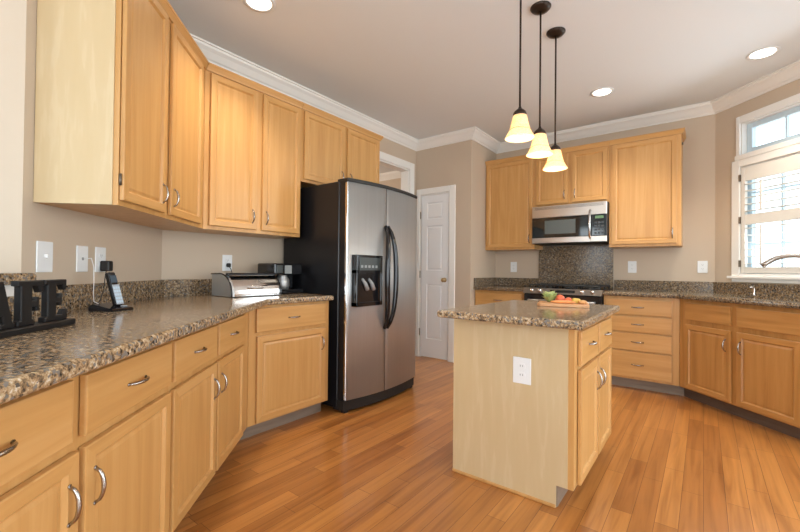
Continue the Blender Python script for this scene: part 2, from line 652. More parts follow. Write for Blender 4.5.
m = MB()
V2 = VR + 0.14
rbox(m, ru0, LU0, VR, V2, 0, CH)
rbox(m, LU0, LU1, VR, V2, 0, LZ0)
rbox(m, LU0, LU1, VR, V2, LZ1, TZ0)
rbox(m, LU0, LU1, VR, V2, TZ1, CH)
rbox(m, LU1, PU0, VR, V2, 0, CH)
rbox(m, PU0, PU1, VR, V2, PZ1, CH)
rbox(m, PU1, ru1, VR, V2, 0, CH)
struct('wall_right', m, tan)
# rear wall behind the photographer with wide windows, family-room walls
m = MB()
for e0, e1, z0, z1 in ((-4.5, -2.9, 0, CH), (1.7, 3.51, 0, CH), (-2.9, 1.7, 0, 0.35), (-2.9, 1.7, 2.35, CH)):
    m.prism([P(-3.0, e0), P(-3.0, e1), P(-3.12, e1), P(-3.12, e0)][::-1], z0, z1)
struct('wall_rear', m, tan)
m = MB()
for d0, d1, z0, z1 in ((-3.0, -1.1, 0, CH), (1.5, 3.05, 0, CH), (-1.1, 1.5, 0, 0.6), (-1.1, 1.5, 2.4, CH)):
    m.prism([P(d0, -4.5), P(d1, -4.5), P(d1, -4.62), P(d0, -4.62)], z0, z1)
struct('wall_family_side', m, tan_pale)
m = MB(); m.prism([P(3.05, -4.62), P(3.05, -VL - TH - 0.03), P(3.17, -VL - TH - 0.03), P(3.17, -4.62)], 0, CH)
struct('wall_family_end', m, tan_pale)
# hall beyond the doorway
m = MB(); m.box(-7.4, WX - TH, 5.24, 5.36, 0, CH); struct('wall_hall_back', m, tan)
m = MB(); m.box(-7.52, -7.4, 1.45, 5.36, 0, CH); struct('wall_hall_side', m, tan)
m = MB(); m.box(-7.4, WX - TH - 0.05, 1.40, 1.5, 0, CH); struct('wall_hall_front', m, tan)
CROWN = [(0.0, 2.640), (0.012, 2.640), (0.018, 2.655), (0.030, 2.662), (0.060, 2.700), (0.082, 2.718), (0.086, 2.732),
         (0.098, 2.734), (0.098, CH), (0.0, CH)]
m = MB()
RE = P(-3.0, VR)
m.sweep([W0, W1, W2, W3, W4, W5, RE], CROWN)
struct('trim_1', m, trim_mat)
m = MB(); m.sweep([(-7.4, 5.24), (WX - TH, 5.24)], CROWN); struct('trim_5', m, trim_mat)
BASE = [(0, 0), (0.014, 0), (0.014, 0.085), (0.006, 0.10), (0, 0.10)]
m = MB(); m.sweep([(DX1 + 0.075, PY), W3, (RX, 4.25)], BASE); struct('baseboard_pantry', m, trim_mat)
m = MB(); m.sweep([P(2.0, VR), P(0.72, VR)], BASE); struct('baseboard_right', m, trim_mat)

# pantry door with its casing
m = MB()
m.box(DX0 - 0.055, DX0, PY - 0.018, PY, 0, DZ + 0.075, 0.004)
m.box(DX1, DX1 + 0.085, PY - 0.018, PY, 0, DZ + 0.075, 0.004)
m.box(DX0, DX1, PY - 0.018, PY, DZ, DZ + 0.075, 0.004)
m.box(DX0, DX0 + 0.012, PY, PY + TH, 0, DZ)
m.box(DX1 - 0.012, DX1, PY, PY + TH, 0, DZ)
m.box(DX0, DX1, PY, PY + TH, DZ - 0.012, DZ)
struct('trim_3', m, trim_mat)
m = MB()
dx0, dx1 = DX0 + 0.014, DX1 - 0.014
t = bmesh.new()
zs = [0.012, 0.24, 0.93, 1.10, 1.66, 1.745, 1.955, DZ - 0.014]
xs = [dx0, dx0 + 0.085, dx1 - 0.085, dx1]
yf, yb = PY + 0.005, PY + 0.04
grid = [[t.verts.new((xx, yf, zz)) for xx in xs] for zz in zs]
fc = {}
for i in range(len(zs) - 1):
    for j in range(3):
        fc[i, j] = t.faces.new((grid[i][j], grid[i][j + 1], grid[i + 1][j + 1], grid[i + 1][j]))
t.normal_update()
for i in (1, 3, 5):
    f = fc[i, 1]
    bmesh.ops.inset_region(t, faces=[f], thickness=0.010, depth=-0.009)
    bmesh.ops.inset_region(t, faces=[f], thickness=0.012, depth=0)
    bmesh.ops.inset_region(t, faces=[f], thickness=0.018, depth=0.006)
m.merge(t)
m.box(dx0, dx1, yf + 0.010, yb, zs[0], zs[-1])
for q in ((dx0, dx0 + 0.004), (dx1 - 0.004, dx1)):
    m.box(q[0], q[1], yf, yf + 0.011, zs[0], zs[-1])
door = struct('door_1', m, door_mat)
m = MB(); m.lathe([(0.0, -0.062), (0.016, -0.060), (0.026, -0.048), (0.026, -0.040), (0.012, -0.028), (0.010, -0.006), (0.028, -0.004), (0.028, 0.0)],
                  (dx1 - 0.05, yf, 0.985), 18, axis='y')
k = struct('door_knob', m, brass, door)
for z in (0.32, 1.05, 1.80):
    m = MB(); m.lathe([(0.006, -0.045), (0.006, 0.045)], (dx0 - 0.004, PY - 0.012, z), 8)
    struct('door_hinge', m, hinge_mat, door)

# ------------------------------------------------------------------ windows


def wstruct(name, boxes, mat, parent=None):
    m = MB()
    for b in boxes:
        rbox(m, *b)
    return struct(name, m, mat, parent)


# transom (window_1) and the shuttered window below it (window_2)
wstruct('trim_4', [
    (LU0 - 0.036, LU0, VR - 0.02, VR, TZ0 - 0.02, TZ1 + 0.065, 0.004), (LU1, LU1 + 0.045, VR - 0.02, VR, TZ0 - 0.02, TZ1 + 0.065, 0.004),
    (LU0, LU1, VR - 0.02, VR, TZ1, TZ1 + 0.065, 0.004), (LU0 - 0.045, LU1 + 0.045, VR - 0.025, VR, TZ0 - 0.045, TZ0, 0.004),
    (LU0 - 0.075, LU0, VR - 0.022, VR, LZ0 - 0.02, LZ1 + 0.065, 0.004), (LU1, LU1 + 0.075, VR - 0.022, VR, LZ0 - 0.02, LZ1 + 0.065, 0.004),
    (LU0, LU1, VR - 0.022, VR, LZ1, LZ1 + 0.065, 0.004),
    (LU0 - 0.10, LU1 + 0.10, VR - 0.045, VR, LZ0 - 0.045, LZ0 - 0.02, 0.004), (LU0 - 0.075, LU1 + 0.075, VR - 0.018, VR, LZ0 - 0.075, LZ0 - 0.045, 0.003),
    (LU0, LU0 + 0.008, VR, V2, LZ0, LZ1), (LU1 - 0.008, LU1, VR, V2, LZ0, LZ1), (LU0, LU1, VR - 0.02, V2, LZ0 - 0.02, LZ0), (LU0, LU1, VR, V2, LZ1 - 0.008, LZ1),
    (LU0, LU0 + 0.008, VR, V2, TZ0, TZ1), (LU1 - 0.008, LU1, VR, V2, TZ0, TZ1), (LU0, LU1, VR, V2, TZ0, TZ0 + 0.008), (LU0, LU1, VR, V2, TZ1 - 0.008, TZ1)], trim_mat)


def window(name, u0, u1, z0, z1, vm, hm, rails=0.05):
    v0, v1 = VR + 0.045, VR + 0.09
    bx = [(u0, u0 + rails, v0, v1, z0, z1, 0.003), (u1 - rails, u1, v0, v1, z0, z1, 0.003),
          (u0 + rails, u1 - rails, v0, v1, z0, z0 + rails, 0.003), (u0 + rails, u1 - rails, v0, v1, z1 - rails, z1, 0.003)]
    w = wstruct(name, bx, sash_mat)
    mun = [(u - 0.007, u + 0.007, v0 + 0.01, v1 - 0.01, z0 + rails, z1 - rails) for u in vm]
    mun += [(u0 + rails, u1 - rails, v0 + 0.005, v1 - 0.005, z - h, z + h) for z, h in hm]
    if mun:
        wstruct('muntin', mun, sash_mat, w)
    wstruct('glass_pane', [(u0 + rails - 0.005, u1 - rails + 0.005, v0 + 0.02, v0 + 0.026, z0 + rails - 0.005, z1 - rails + 0.005)], pane_glass, w)
    return w


window('window_1', LU0 + 0.01, LU1 - 0.01, TZ0 + 0.008, TZ1 - 0.008, (-2.81, -2.44, -2.05), (), 0.046)
window('window_2', LU0 + 0.01, LU1 - 0.01, LZ0, LZ1 - 0.008, (-2.84, -2.44, -2.05), ((1.60, 0.02), (1.36, 0.006), (1.82, 0.006)), 0.045)
window('window_3', PU0 + 0.01, PU1 - 0.01, 0.02, PZ1 - 0.01, (0.7,), ((1.1, 0.02),), 0.06)
# glazing of the rear and the family-room wall
for nm, a, b_, z0, z1, ax in (('window_4', -2.9, 1.7, 0.35, 2.35, 'r'), ('window_5', -1.1, 1.5, 0.6, 2.4, 'f')):
    fr, gl = MB(), MB()
    def q(c0, c1, z0_, z1_, mm, off=(0.04, 0.08)):
        if ax == 'r':
            mm.prism([P(-3.0 - off[0], c0), P(-3.0 - off[0], c1), P(-3.0 - off[1], c1), P(-3.0 - off[1], c0)][::-1], z0_, z1_)
        else:
            mm.prism([P(c0, -4.5 - off[0]), P(c1, -4.5 - off[0]), P(c1, -4.5 - off[1]), P(c0, -4.5 - off[1])], z0_, z1_)
    n = 4 if ax == 'r' else 2
    for i in range(n + 1):
        c = a + (b_ - a) * i / n
        q(max(a, c - 0.03), min(b_, c + 0.03), z0, z1, fr)
    q(a, b_, z0, z0 + 0.05, fr); q(a, b_, z1 - 0.05, z1, fr)
    w = struct(nm, fr, sash_mat)
    q(a, b_, z0, z1, gl, (0.055, 0.061))
    struct('glass_pane', gl, pane_glass, w)

# plantation shutter hinged in front of the sink window
SU0, SU1 = -3.128, -2.42
sh = Thing('plantation_shutter', 'white louvered plantation shutter covering the window above the sink', 'shutter', RIGHT, (SU0 + SU1) / 2, VR + 0.01, LZ0)
m = MB()
v0, v1 = VR - 0.012, VR + 0.018
m.box(SU0, SU0 + 0.036, v0, v1, LZ0 + 0.004, LZ1 - 0.012, 0.003)
m.box(SU1 - 0.036, SU1, v0, v1, LZ0 + 0.004, LZ1 - 0.012, 0.003)
for z0, z1 in ((LZ0 + 0.004, 1.158), (1.535, 1.625), (1.925, LZ1 - 0.012)):
    m.box(SU0 + 0.036, SU1 - 0.036, v0, v1, z0, z1, 0.003)
sh.part('shutter_frame', m, shut_mat)
for z0, z1, n in ((1.158, 1.535, 6), (1.625, 1.925, 5)):
    for i in range(n):
        z = z0 + (z1 - z0) * (i + 0.5) / n
        m = MB()
        t = bmesh.new()
        bmesh.ops.create_cube(t, size=1)
        for vv in t.verts:
            vv.co = Vector((vv.co.x * (SU1 - SU0 - 0.074), vv.co.y * 0.056, vv.co.z * 0.007))
        bmesh.ops.bevel(t, geom=t.edges[:], offset=0.003, segments=1, affect='EDGES')
        bmesh.ops.rotate(t, verts=t.verts[:], cent=(0, 0, 0), matrix=Matrix.Rotation(math.radians(1), 3, 'X'))
        bmesh.ops.translate(t, verts=t.verts[:], vec=((SU0 + SU1) / 2, VR + 0.004, z))
        m.merge(t)
        sh.part('louver', m, shut_mat)
for z0, z1 in ((1.18, 1.52), (1.645, 1.905)):
    m = MB(); m.box(-2.947, -2.931, VR - 0.036, VR - 0.0245, z0, z1, 0.002)
    sh.part('tilt_rod', m, shut_mat)
for z in (1.19, 1.58, 1.96):
    m = MB(); m.box(SU0 - 0.010, SU0 + 0.004, VR - 0.028, VR - 0.012, z - 0.03, z + 0.03, 0.002)
    sh.part('hinge', m, hinge_mat, label='dark metal hinge')
m_open = 2
sh2 = Thing('plantation_shutter', 'second white shutter leaf, beyond the one with hinges beside the corner', 'shutter', RIGHT, (-2.41 - 1.757) / 2, VR + 0.01, LZ0)
m = MB()
s0, s1 = -2.412, -1.757
m.box(s0, s0 + 0.036, v0, v1, LZ0 + 0.004, LZ1 - 0.012, 0.003)
m.box(s1 - 0.036, s1, v0, v1, LZ0 + 0.004, LZ1 - 0.012, 0.003)
for z0, z1 in ((LZ0 + 0.004, 1.158), (1.535, 1.625), (1.925, LZ1 - 0.012)):
    m.box(s0 + 0.036, s1 - 0.036, v0, v1, z0, z1, 0.003)
sh2.part('shutter_frame', m, shut_mat)
for z0, z1, n in ((1.158, 1.535, 6), (1.625, 1.925, 5)):
    for i in range(n):
        z = z0 + (z1 - z0) * (i + 0.5) / n
        m = MB(); m.box(s0 + 0.037, s1 - 0.037, VR - 0.024, VR + 0.032, z - 0.004, z + 0.004, 0.003)
        sh2.part('louver', m, shut_mat)

# ------------------------------------------------------------------ cabinets


def pull(T, u, v, z, parent, vertical=True, length=0.092, mat=None):
    """bowed bar pull standing off a cabinet front"""
    m = MB()
    n = 11
    pts, rad = [], []
    for i in range(n):
        s = -1 + 2 * i / (n - 1)
        o = 0.022 * (1 - s * s) ** 0.6 if abs(s) < 1 else 0.0
        a = s * length / 2
        pts.append((u, v - o - 0.001, z + a) if vertical else (u + a, v - o - 0.001, z))
        rad.append(0.0042 + 0.0018 * (1 - abs(s)))
    m.tube(pts, rad, 8)
    for s in (-1, 1):
        a = s * length / 2
        m.lathe([(0.0052, -0.003), (0.0052, 0.0)], (u, v, z + a) if vertical else (u + a, v, z), 10, axis='y')
    return T.part('pull_handle', m, mat or nickel, parent)


def base_unit(name, label, rot, plan, toe, doors, drawers, v, mats=(oak_v, oak_h), toe_m=None, top=0.876, shell=None):
    uc = sum(p[0] for p in plan) / len(plan)
    vc = sum(p[1] for p in plan) / len(plan)
    T = Thing(name, label, 'cabinet', rot, uc, vc, 0, 'oak base cabinets')
    m = MB()
    for poly, z0, z1 in (shell or [(plan, 0.10, top)]):
        m.prism(poly, z0, z1)
    T.part('cabinet_box', m, mats[0])
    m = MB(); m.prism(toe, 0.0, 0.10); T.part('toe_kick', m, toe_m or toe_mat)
    for u0, u1, z0, z1, hx in doors:
        m = MB(); m.panel_front(u0, u1, z0, z1, v)
        d = T.part('door', m, list(mats))
        if hx:
            pull(T, (u0 + 0.036) if hx < 0 else (u1 - 0.036), v, z1 - 0.115, d)
    for u0, u1, z0, z1, h in drawers:
        m = MB(); m.panel_front(u0, u1, z0, z1, v, rail=0)
        d = T.part('drawer_front' if not h else 'drawer', m, [mats[1], mats[1]])
        if h:
            pull(T, (u0 + u1) / 2, v, (z0 + z1) / 2, d, False)
    return T


CAB_CROWN = lambda z: [(-0.01, z), (0.010, z), (0.013, z + 0.010), (0.024, z + 0.030), (0.028, z + 0.034), (0.028, z + 0.046), (-0.01, z + 0.046)]


def upper_unit(label, rot, plan, z0, z1, doors, v, crown_path, start=None, end=None, endpanel=None):
    uc = sum(p[0] for p in plan) / len(plan)
    vc = sum(p[1] for p in plan) / len(plan)
    T = Thing('wall_cabinet', label, 'cabinet', rot, uc, vc, z0, 'oak wall cabinets')
    m = MB(); m.prism(plan, z0, z1); T.part('cabinet_box', m, oak_v)
    m = MB(); m.sweep(crown_path, CAB_CROWN(z1 - 0.008), start, end); T.part('crown_moulding', m, oak_h)
    for u0, u1, d0, d1, hx, hinges in doors:
        m = MB(); m.panel_front(u0, u1, d0, d1, v)
        d = T.part('door', m, [oak_v, oak_h])
        if hx:
            pull(T, (u0 + 0.034) if hx < 0 else (u1 - 0.034), v, d0 + 0.095, d)
        if hinges:
            for z in (d0 + 0.085, d1 - 0.13):
                uu = u0 - 0.004 if hx > 0 else u1 + 0.004
                m = MB(); m.lathe([(0.005, -0.024), (0.005, 0.024)], (uu, v + 0.012, z), 8)
                T.part('hinge', m, hinge_mat, d, label='dark exposed hinge')
    return T


def corner(vl, x):
    """meeting point of the line at depth vl off the switch wall's frame and a plane x of the fridge wall"""
    return (x, -vl * math.sqrt(2) - x)


def to_frame(rot, p):
    a = math.radians(rot)
    return (p[0] * math.cos(a) + p[1] * math.sin(a), -p[0] * math.sin(a) + p[1] * math.cos(a))


g = 0.002
LB = 133                                             # the near base run stands a touch off the wall's line
VB = 0.688                                           # depth of its door faces in that frame


def on_run(v, x):
    """world point where the line at depth v of the near run meets a plane x"""
    a = math.radians(LB)
    u = (x + v * math.sin(a)) / math.cos(a)
    return rotpts(LB, [(u, v)])[0]


fc_w, wc_w, tc_w = on_run(VB + 0.02, -2.28), corner(VL - g, WX + g), on_run(VB + 0.095, -2.355)
fcL, wcL, tcL = (to_frame(LB, p) for p in (fc_w, wc_w, tc_w))
fcF, wcF, tcF = (to_frame(FRIDGE, p) for p in (fc_w, wc_w, tc_w))
DZ0, DZ1, RZ0, RZ1 = 0.112, 0.665, 0.690, 0.845
NZ1, NR0, NR1 = 0.645, 0.673, 0.826


def wall_v(u):
    """depth of the switch wall in the run's frame at u"""
    a, b = to_frame(LB, P(0.5, -VL + g)), to_frame(LB, P(2.5, -VL + g))
    return a[1] + (b[1] - a[1]) * (u - a[0]) / (b[0] - a[0])


SPLIT = 1.543
base_unit('base_cabinet', 'oak base cabinet nearest the camera, under the granite with the black letters', LB,
          [(0.56, VB + 0.02), (SPLIT - 0.001, VB + 0.02), (SPLIT - 0.001, wall_v(SPLIT)), (0.56, wall_v(0.56))],
          [(0.56, VB + 0.095), (SPLIT - 0.001, VB + 0.095), (SPLIT - 0.001, wall_v(SPLIT)), (0.56, wall_v(0.56))],
          [(0.60, 1.056, DZ0, NZ1, 1), (1.076, 1.530, DZ0, NZ1, -1)],
          [(0.60, 1.032, NR0, NR1, 1), (1.076, 1.530, NR0, NR1, 1)], VB, top=0.864)
base_unit('base_cabinet', 'oak base cabinet between the nearest cabinet and the bend beneath the phone counter', LB,
          [(SPLIT + 0.001, VB + 0.02), (fcL[0] - g, fcL[1]), (wcL[0] - g, wcL[1]), (SPLIT + 0.001, wall_v(SPLIT))],
          [(SPLIT + 0.001, VB + 0.095), (tcL[0] - g, tcL[1]), (wcL[0] - g, wcL[1]), (SPLIT + 0.001, wall_v(SPLIT))],
          [(1.556, 1.990, DZ0, NZ1, 1), (2.018, 2.440, DZ0, NZ1, -1)],
          [(1.556, 1.990, NR0, NR1, 1), (2.018, 2.440, NR0, NR1, 1)], VB, top=0.864)
base_unit('base_cabinet', 'single door oak base cabinet beside the refrigerator under the bread box', FRIDGE,
          [(fcF[0] + g, fcF[1]), (2.080, 2.28), (2.080, 2.96 - g), (wcF[0] + g, wcF[1])],
          [(tcF[0] + g, tcF[1]), (2.080, 2.355), (2.080, 2.96 - g), (wcF[0] + g, wcF[1])],
          [(1.462, 2.035, DZ0, DZ1, 1)], [(1.455, 2.035, RZ0, RZ1, 1)], 2.26, top=0.864)
# stove wall
fcB = (VR * 0 + 0, 0)
bf = (2.92 * math.sqrt(2) - 4.30, 4.30)              # corner of the face frames at the window wall
bw = (W5[0] - g * 3, WY - g)
bt = (2.995 * math.sqrt(2) - 4.375, 4.375)
base_unit('base_cabinet', 'oak base cabinet left of the range beside the pantry corner', BACK,
          [(RX + g, 4.30), (-1.562, 4.30), (-1.562, WY - g), (RX + g, WY - g)], [(RX + g, 4.375), (-1.562, 4.375), (-1.562, WY - g), (RX + g, WY - g)],
          [(-2.15, -1.885, DZ0, DZ1, 1), (-1.86, -1.595, DZ0, DZ1, -1)], [(-2.15, -1.595, RZ0, RZ1, 1)], 4.28)
base_unit('base_cabinet', 'oak four drawer base cabinet right of the range', BACK,
          [(-0.778, 4.30), (bf[0] - g, 4.30), (bw[0] - g, bw[1]), (-0.778, WY - g)], [(-0.778, 4.375), (bt[0] - g, 4.375), (bw[0] - g, bw[1]), (-0.778, WY - g)],
          [], [(-0.755, -0.225, 0.703, 0.848, 1), (-0.755, -0.225, 0.545, 0.690, 1), (-0.755, -0.225, 0.372, 0.532, 1), (-0.755, -0.225, 0.122, 0.359, 1)], 4.28)
fR, wR, tR = (to_frame(RIGHT, p) for p in (bf, bw, bt))
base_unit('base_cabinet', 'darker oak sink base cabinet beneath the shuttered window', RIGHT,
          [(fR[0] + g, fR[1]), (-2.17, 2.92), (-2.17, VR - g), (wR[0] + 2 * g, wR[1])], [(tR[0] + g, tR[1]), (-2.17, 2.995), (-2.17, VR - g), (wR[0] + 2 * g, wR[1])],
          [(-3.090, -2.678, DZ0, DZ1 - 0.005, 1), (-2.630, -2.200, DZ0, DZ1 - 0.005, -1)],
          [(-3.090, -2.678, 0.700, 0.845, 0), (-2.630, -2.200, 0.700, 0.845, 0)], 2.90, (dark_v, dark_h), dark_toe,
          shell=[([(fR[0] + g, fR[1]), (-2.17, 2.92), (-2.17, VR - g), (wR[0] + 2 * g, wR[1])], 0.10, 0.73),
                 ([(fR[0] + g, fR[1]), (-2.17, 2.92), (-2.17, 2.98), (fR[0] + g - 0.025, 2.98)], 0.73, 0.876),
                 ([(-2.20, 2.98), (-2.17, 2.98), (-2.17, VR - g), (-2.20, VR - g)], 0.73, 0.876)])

# wall cabinets, left
UZ0, UZ1 = 1.360, 2.425
fu, wu = corner(0.955, -2.63), corner(VL - g, WX + g)
fuL, wuL, fuF, wuF = to_frame(LEFT, fu), to_frame(LEFT, wu), to_frame(FRIDGE, fu), to_frame(FRIDGE, wu)
dL = to_frame(LEFT, (0, 1)); dF = (S, -S)
a45 = (math.cos(-PI / 4), math.sin(-PI / 4))
T = upper_unit('oak wall cabinet nearest the camera above the phone, with its pale side panel showing', LEFT,
               [(1.792, 0.955), (fuL[0] - g, fuL[1]), (wuL[0] - g, wuL[1]), (1.792, VL - g)], UZ0, UZ1,
               [(1.797, 2.185, 1.382, 2.405, 1, True), (2.245, 2.690, 1.382, 2.405, -1, False)], 0.935,
               [(1.792, VL - g), (1.792, 0.955), (fuL[0] - g, fuL[1])], None, a45)
m = MB(); m.box(1.785, 1.7918, 0.975, VL - g, UZ0, UZ1 - 0.012, 0); T.part('end_panel', m, lam, label='pale oak-grain end panel')
upper_unit('oak double door wall cabinet above the bread box', FRIDGE,
           [(fuF[0] + g, fuF[1]), (2.073, 2.63), (2.073, 2.96 - g), (wuF[0] + g, wuF[1])], UZ0, UZ1,
           [(1.315, 1.665, 1.385, 2.405, 1, False), (1.712, 2.060, 1.385, 2.405, -1, False)], 2.61,
           [(fuF[0] + g, fuF[1]), (2.073, 2.63)], (math.cos(PI / 4), math.sin(PI / 4)), None)
upper_unit('short oak double door wall cabinet above the refrigerator', FRIDGE,
           [(2.075, 2.63), (3.065, 2.63), (3.065, 2.96 - g), (2.075, 2.96 - g)], 1.822, UZ1,
           [(2.098, 2.555, 1.845, 2.405, 1, False), (2.595, 3.045, 1.845, 2.405, -1, False)], 2.61,
           [(2.075, 2.63), (3.065, 2.63), (3.065, 2.96 - g)], None, None)
# wall cabinets, stove wall
upper_unit('single door oak wall cabinet left of the microwave', BACK,
           [(RX + g, 4.57), (-1.552, 4.57), (-1.552, WY - g), (RX + g, WY - g)], UZ0, UZ1,
           [(-2.145, -1.575, 1.385, 2.405, 1, False)], 4.55, [(RX + g, 4.57), (-1.552, 4.57)])
upper_unit('short oak double door wall cabinet above the microwave', BACK,
           [(-1.550, 4.57), (-0.782, 4.57), (-0.782, WY - g), (-1.550, WY - g)], 1.835, UZ1,
           [(-1.535, -1.188, 1.858, 2.405, 1, False), (-1.148, -0.800, 1.858, 2.405, -1, False)], 4.55, [(-1.550, 4.57), (-0.782, 4.57)])
T = upper_unit('single door oak wall cabinet right of the microwave', BACK,
               [(-0.780, 4.57), (-0.172, 4.57), (-0.172, WY - g), (-0.780, WY - g)], UZ0, UZ1,
               [(-0.755, -0.205, 1.385, 2.405, 1, False)], 4.55, [(-0.780, 4.57), (-0.172, 4.57), (-0.172, WY - g)])
m = MB(); m.box(-0.172, -0.158, 4.60, 4.612, 2.318, 2.342, 0.002); T.part('side_hook', m, hinge_mat, label='small dark hook')

# ------------------------------------------------------------------ granite
GZ0, GZ1 = 0.8765, 0.9145
LG0, LG1 = 0.8645, 0.9025         # the long left counter


def edge_poly(l0, l1):
    return l0 + l1


cf = on_run(VB - 0.090, -2.232)
cw_ = corner(VL - g, WX + g)
T = Thing('countertop', 'long bent brown granite countertop with backsplash under the black letters and phone', 'countertop', 0, -1.9, 0.8, LG0)
m = MB()
m.prism([rotpts(LB, [(0.54, VB - 0.090)])[0], cf, (-2.232, 2.084), (WX + g, 2.084), cw_, P(0.50, -VL + g)], LG0, LG1, bev=0.011, seg=3)
T.part('slab', m, gran)
m = MB()
SPL = [(0.0, LG1), (0.022, LG1), (0.022, 1.012), (0.018, 1.017), (0.0, 1.017)]
m.sweep([P(1.712, -VL + g), cw_, (WX + g, 2.082)], SPL)
m.sweep([P(0.52, -VL + g), P(1.712, -VL + g)], [(0, LG1), (0.022, LG1), (0.022, 0.986), (0, 0.986)])
T.part('backsplash', m, gran_mid)

m = MB(); m.prism([P(0.25, -VL), P(0.25, -1.245), P(1.712, -1.245), P(1.712, -VL)], 0.987, 1.030); struct('trim_6', m, trim_mat)

# raised granite ledge on the half wall
m = MB()
pts = [(0.25, -1.21), (1.705, -1.21)]
for i in range(7):
    a = PI / 2 * i / 6
    pts.append((1.715 + 0.04 * math.sin(a), -1.25 + 0.04 * math.cos(a)))
pts += [(1.755, -1.266), (1.731, -1.266), (1.731, -1.80), (0.25, -1.80)]
m.prism([P(d, e) for d, e in pts], 1.0305, 1.074, bev=0.012, seg=3)
o = m.build('bar_ledge', gran)
o['label'] = 'raised granite bar ledge on the half wall at the left edge'
o['category'] = 'ledge'

T = Thing('countertop', 'short granite countertop left of the range against the pantry corner', 'countertop', 0, -1.87, 4.6, GZ0)
m = MB(); m.prism([(RX + g, 4.255), (-1.560, 4.255), (-1.560, WY - g), (RX + g, WY - g)], GZ0, GZ1, bev=0.010, seg=3); T.part('slab', m, gran_dk)
m = MB(); m.box(RX + g, -1.60, WY - 0.022, WY - g, GZ1, 1.017, 0.003); m.box(RX + g, RX + 0.022, 4.26, WY - 0.023, GZ1, 1.017, 0.003)
T.part('backsplash', m, gran_dk)

# right counter bends at the corner; hole left for the sink
T = Thing('countertop', 'dark granite countertop running from the range to the sink below the window', 'countertop', 0, 0.2, 4.3, GZ0)
k0, k1 = -2.985, -2.26            # sink hole along the wall (u)
h0, h1 = 3.02, 3.40               # across (v)
cfr = (2.875 * math.sqrt(2) - 4.255, 4.255)
cfR = to_frame(RIGHT, cfr)
bwR = to_frame(RIGHT, bw)
m = MB()
s_c = (to_frame(BACK, cfr)[0], 4.255)
m.prism([(-0.778, 4.255), cfr, bw, (-0.778, WY - g)], GZ0, GZ1)
for poly in ([cfR, (k0, 2.875), (k0, VR - g), bwR], [(k0, 2.875), (k1, 2.875), (k1, h0), (k0, h0)],
             [(k0, h1), (k1, h1), (k1, VR - g), (k0, VR - g)], [(k1, 2.875), (-2.13, 2.875), (-2.13, VR - g), (k1, VR - g)]):
    m.prism(rotpts(RIGHT, poly), GZ0, GZ1)
m.sweep([(-0.780, 4.255), cfr, rotpts(RIGHT, [(-2.13, 2.875)])[0]],
        [(0.0, GZ0), (0.005, GZ0), (0.011, GZ0 + 0.008), (0.013, GZ0 + 0.019), (0.011, GZ0 + 0.030), (0.005, GZ1), (0.0, GZ1)])
T.part('slab', m, gran_dk)
m = MB(); m.sweep([(-0.7785, WY - g), bw, rotpts(RIGHT, [(-2.13, VR - g)])[0]], [(0, GZ1), (0.020, GZ1), (0.020, 1.014), (0.016, 1.018), (0, 1.018)])
T.part('backsplash', m, gran_dk)
m = MB(); m.box(-1.598, -0.790, WY - 0.02, WY - g, 0.92, 1.405, 0)
o = m.build('stove_backsplash', gran_dk)
o['label'] = 'full height speckled granite panel on the wall between range and microwave'
o['category'] = 'backsplash'

# sink, faucet, soap dispenser
T = Thing('sink', 'stainless steel sink sunk in the counter below the shuttered window', 'sink', RIGHT, (k0 + k1) / 2, (h0 + h1) / 2, 0.74)
m = MB()
e = 0.004
for b in ((k0 + e, k1 - e, h0 + e, h0 + e + 0.003), (k0 + e, k1 - e, h1 - e - 0.003, h1 - e), (k0 + e, k0 + e + 0.003, h0 + e, h1 - e), (k1 - e - 0.003, k1 - e, h0 + e, h1 - e)):
    m.box(*b, 0.74, 0.876)
m.box(k0 + e, k1 - e, h0 + e, h1 - e, 0.737, 0.741)
T.part('basin', m, steel_h)
m = MB(); m.lathe([(0.04, 0.0), (0.04, 0.004)], ((k0 + k1) / 2, (h0 + h1) / 2, 0.741), 16); T.part('drain', m, chrome)

T = Thing('faucet', 'arched satin nickel kitchen faucet at the right edge before the window', 'faucet', RIGHT, -2.34, 3.45, GZ1)
m = MB(); m.lathe([(0.032, 0), (0.032, 0.012), (0.022, 0.02), (0.020, 0.12), (0.016, 0.125)], (-2.34, 3.45, GZ1), 16); T.part('base', m, nickel)
m = MB()
pts = []
for i in range(15):
    s = i / 14
    a = PI * (0.05 + 0.86 * s)
    u = -2.34 - 0.185 * (1 - math.cos(a)) * 0.92
    v = 3.45 - 0.27 * s
    z = 1.03 + 0.163 * math.sin(a) + 0.085 * s
    pts.append((u, v, z))
m.tube([(-2.34, 3.45, 0.99)] + pts, [0.019] * 9 + [0.018] * 7, 10)
T.part('spout', m, nickel)
m = MB(); m.tube([(-2.32, 3.45, 1.02), (-2.24, 3.44, 1.06)], [0.008, 0.006], 8); T.part('lever', m, nickel)
T = Thing('soap_dispenser', 'slim chrome soap dispenser behind the sink at its left end', 'dispenser', RIGHT, -2.955, 3.435, GZ1)
m = MB(); m.lathe([(0.015, 0), (0.015, 0.006), (0.008, 0.01), (0.007, 0.062)], (-2.955, 3.435, GZ1 + 0.0002), 12); T.part('stem', m, chrome)
m = MB(); m.tube([(-2.955, 3.435, GZ1 + 0.06), (-2.955, 3.432, GZ1 + 0.075), (-2.955, 3.39, GZ1 + 0.07)], [0.007, 0.007, 0.004], 8); T.part('nozzle', m, chrome)

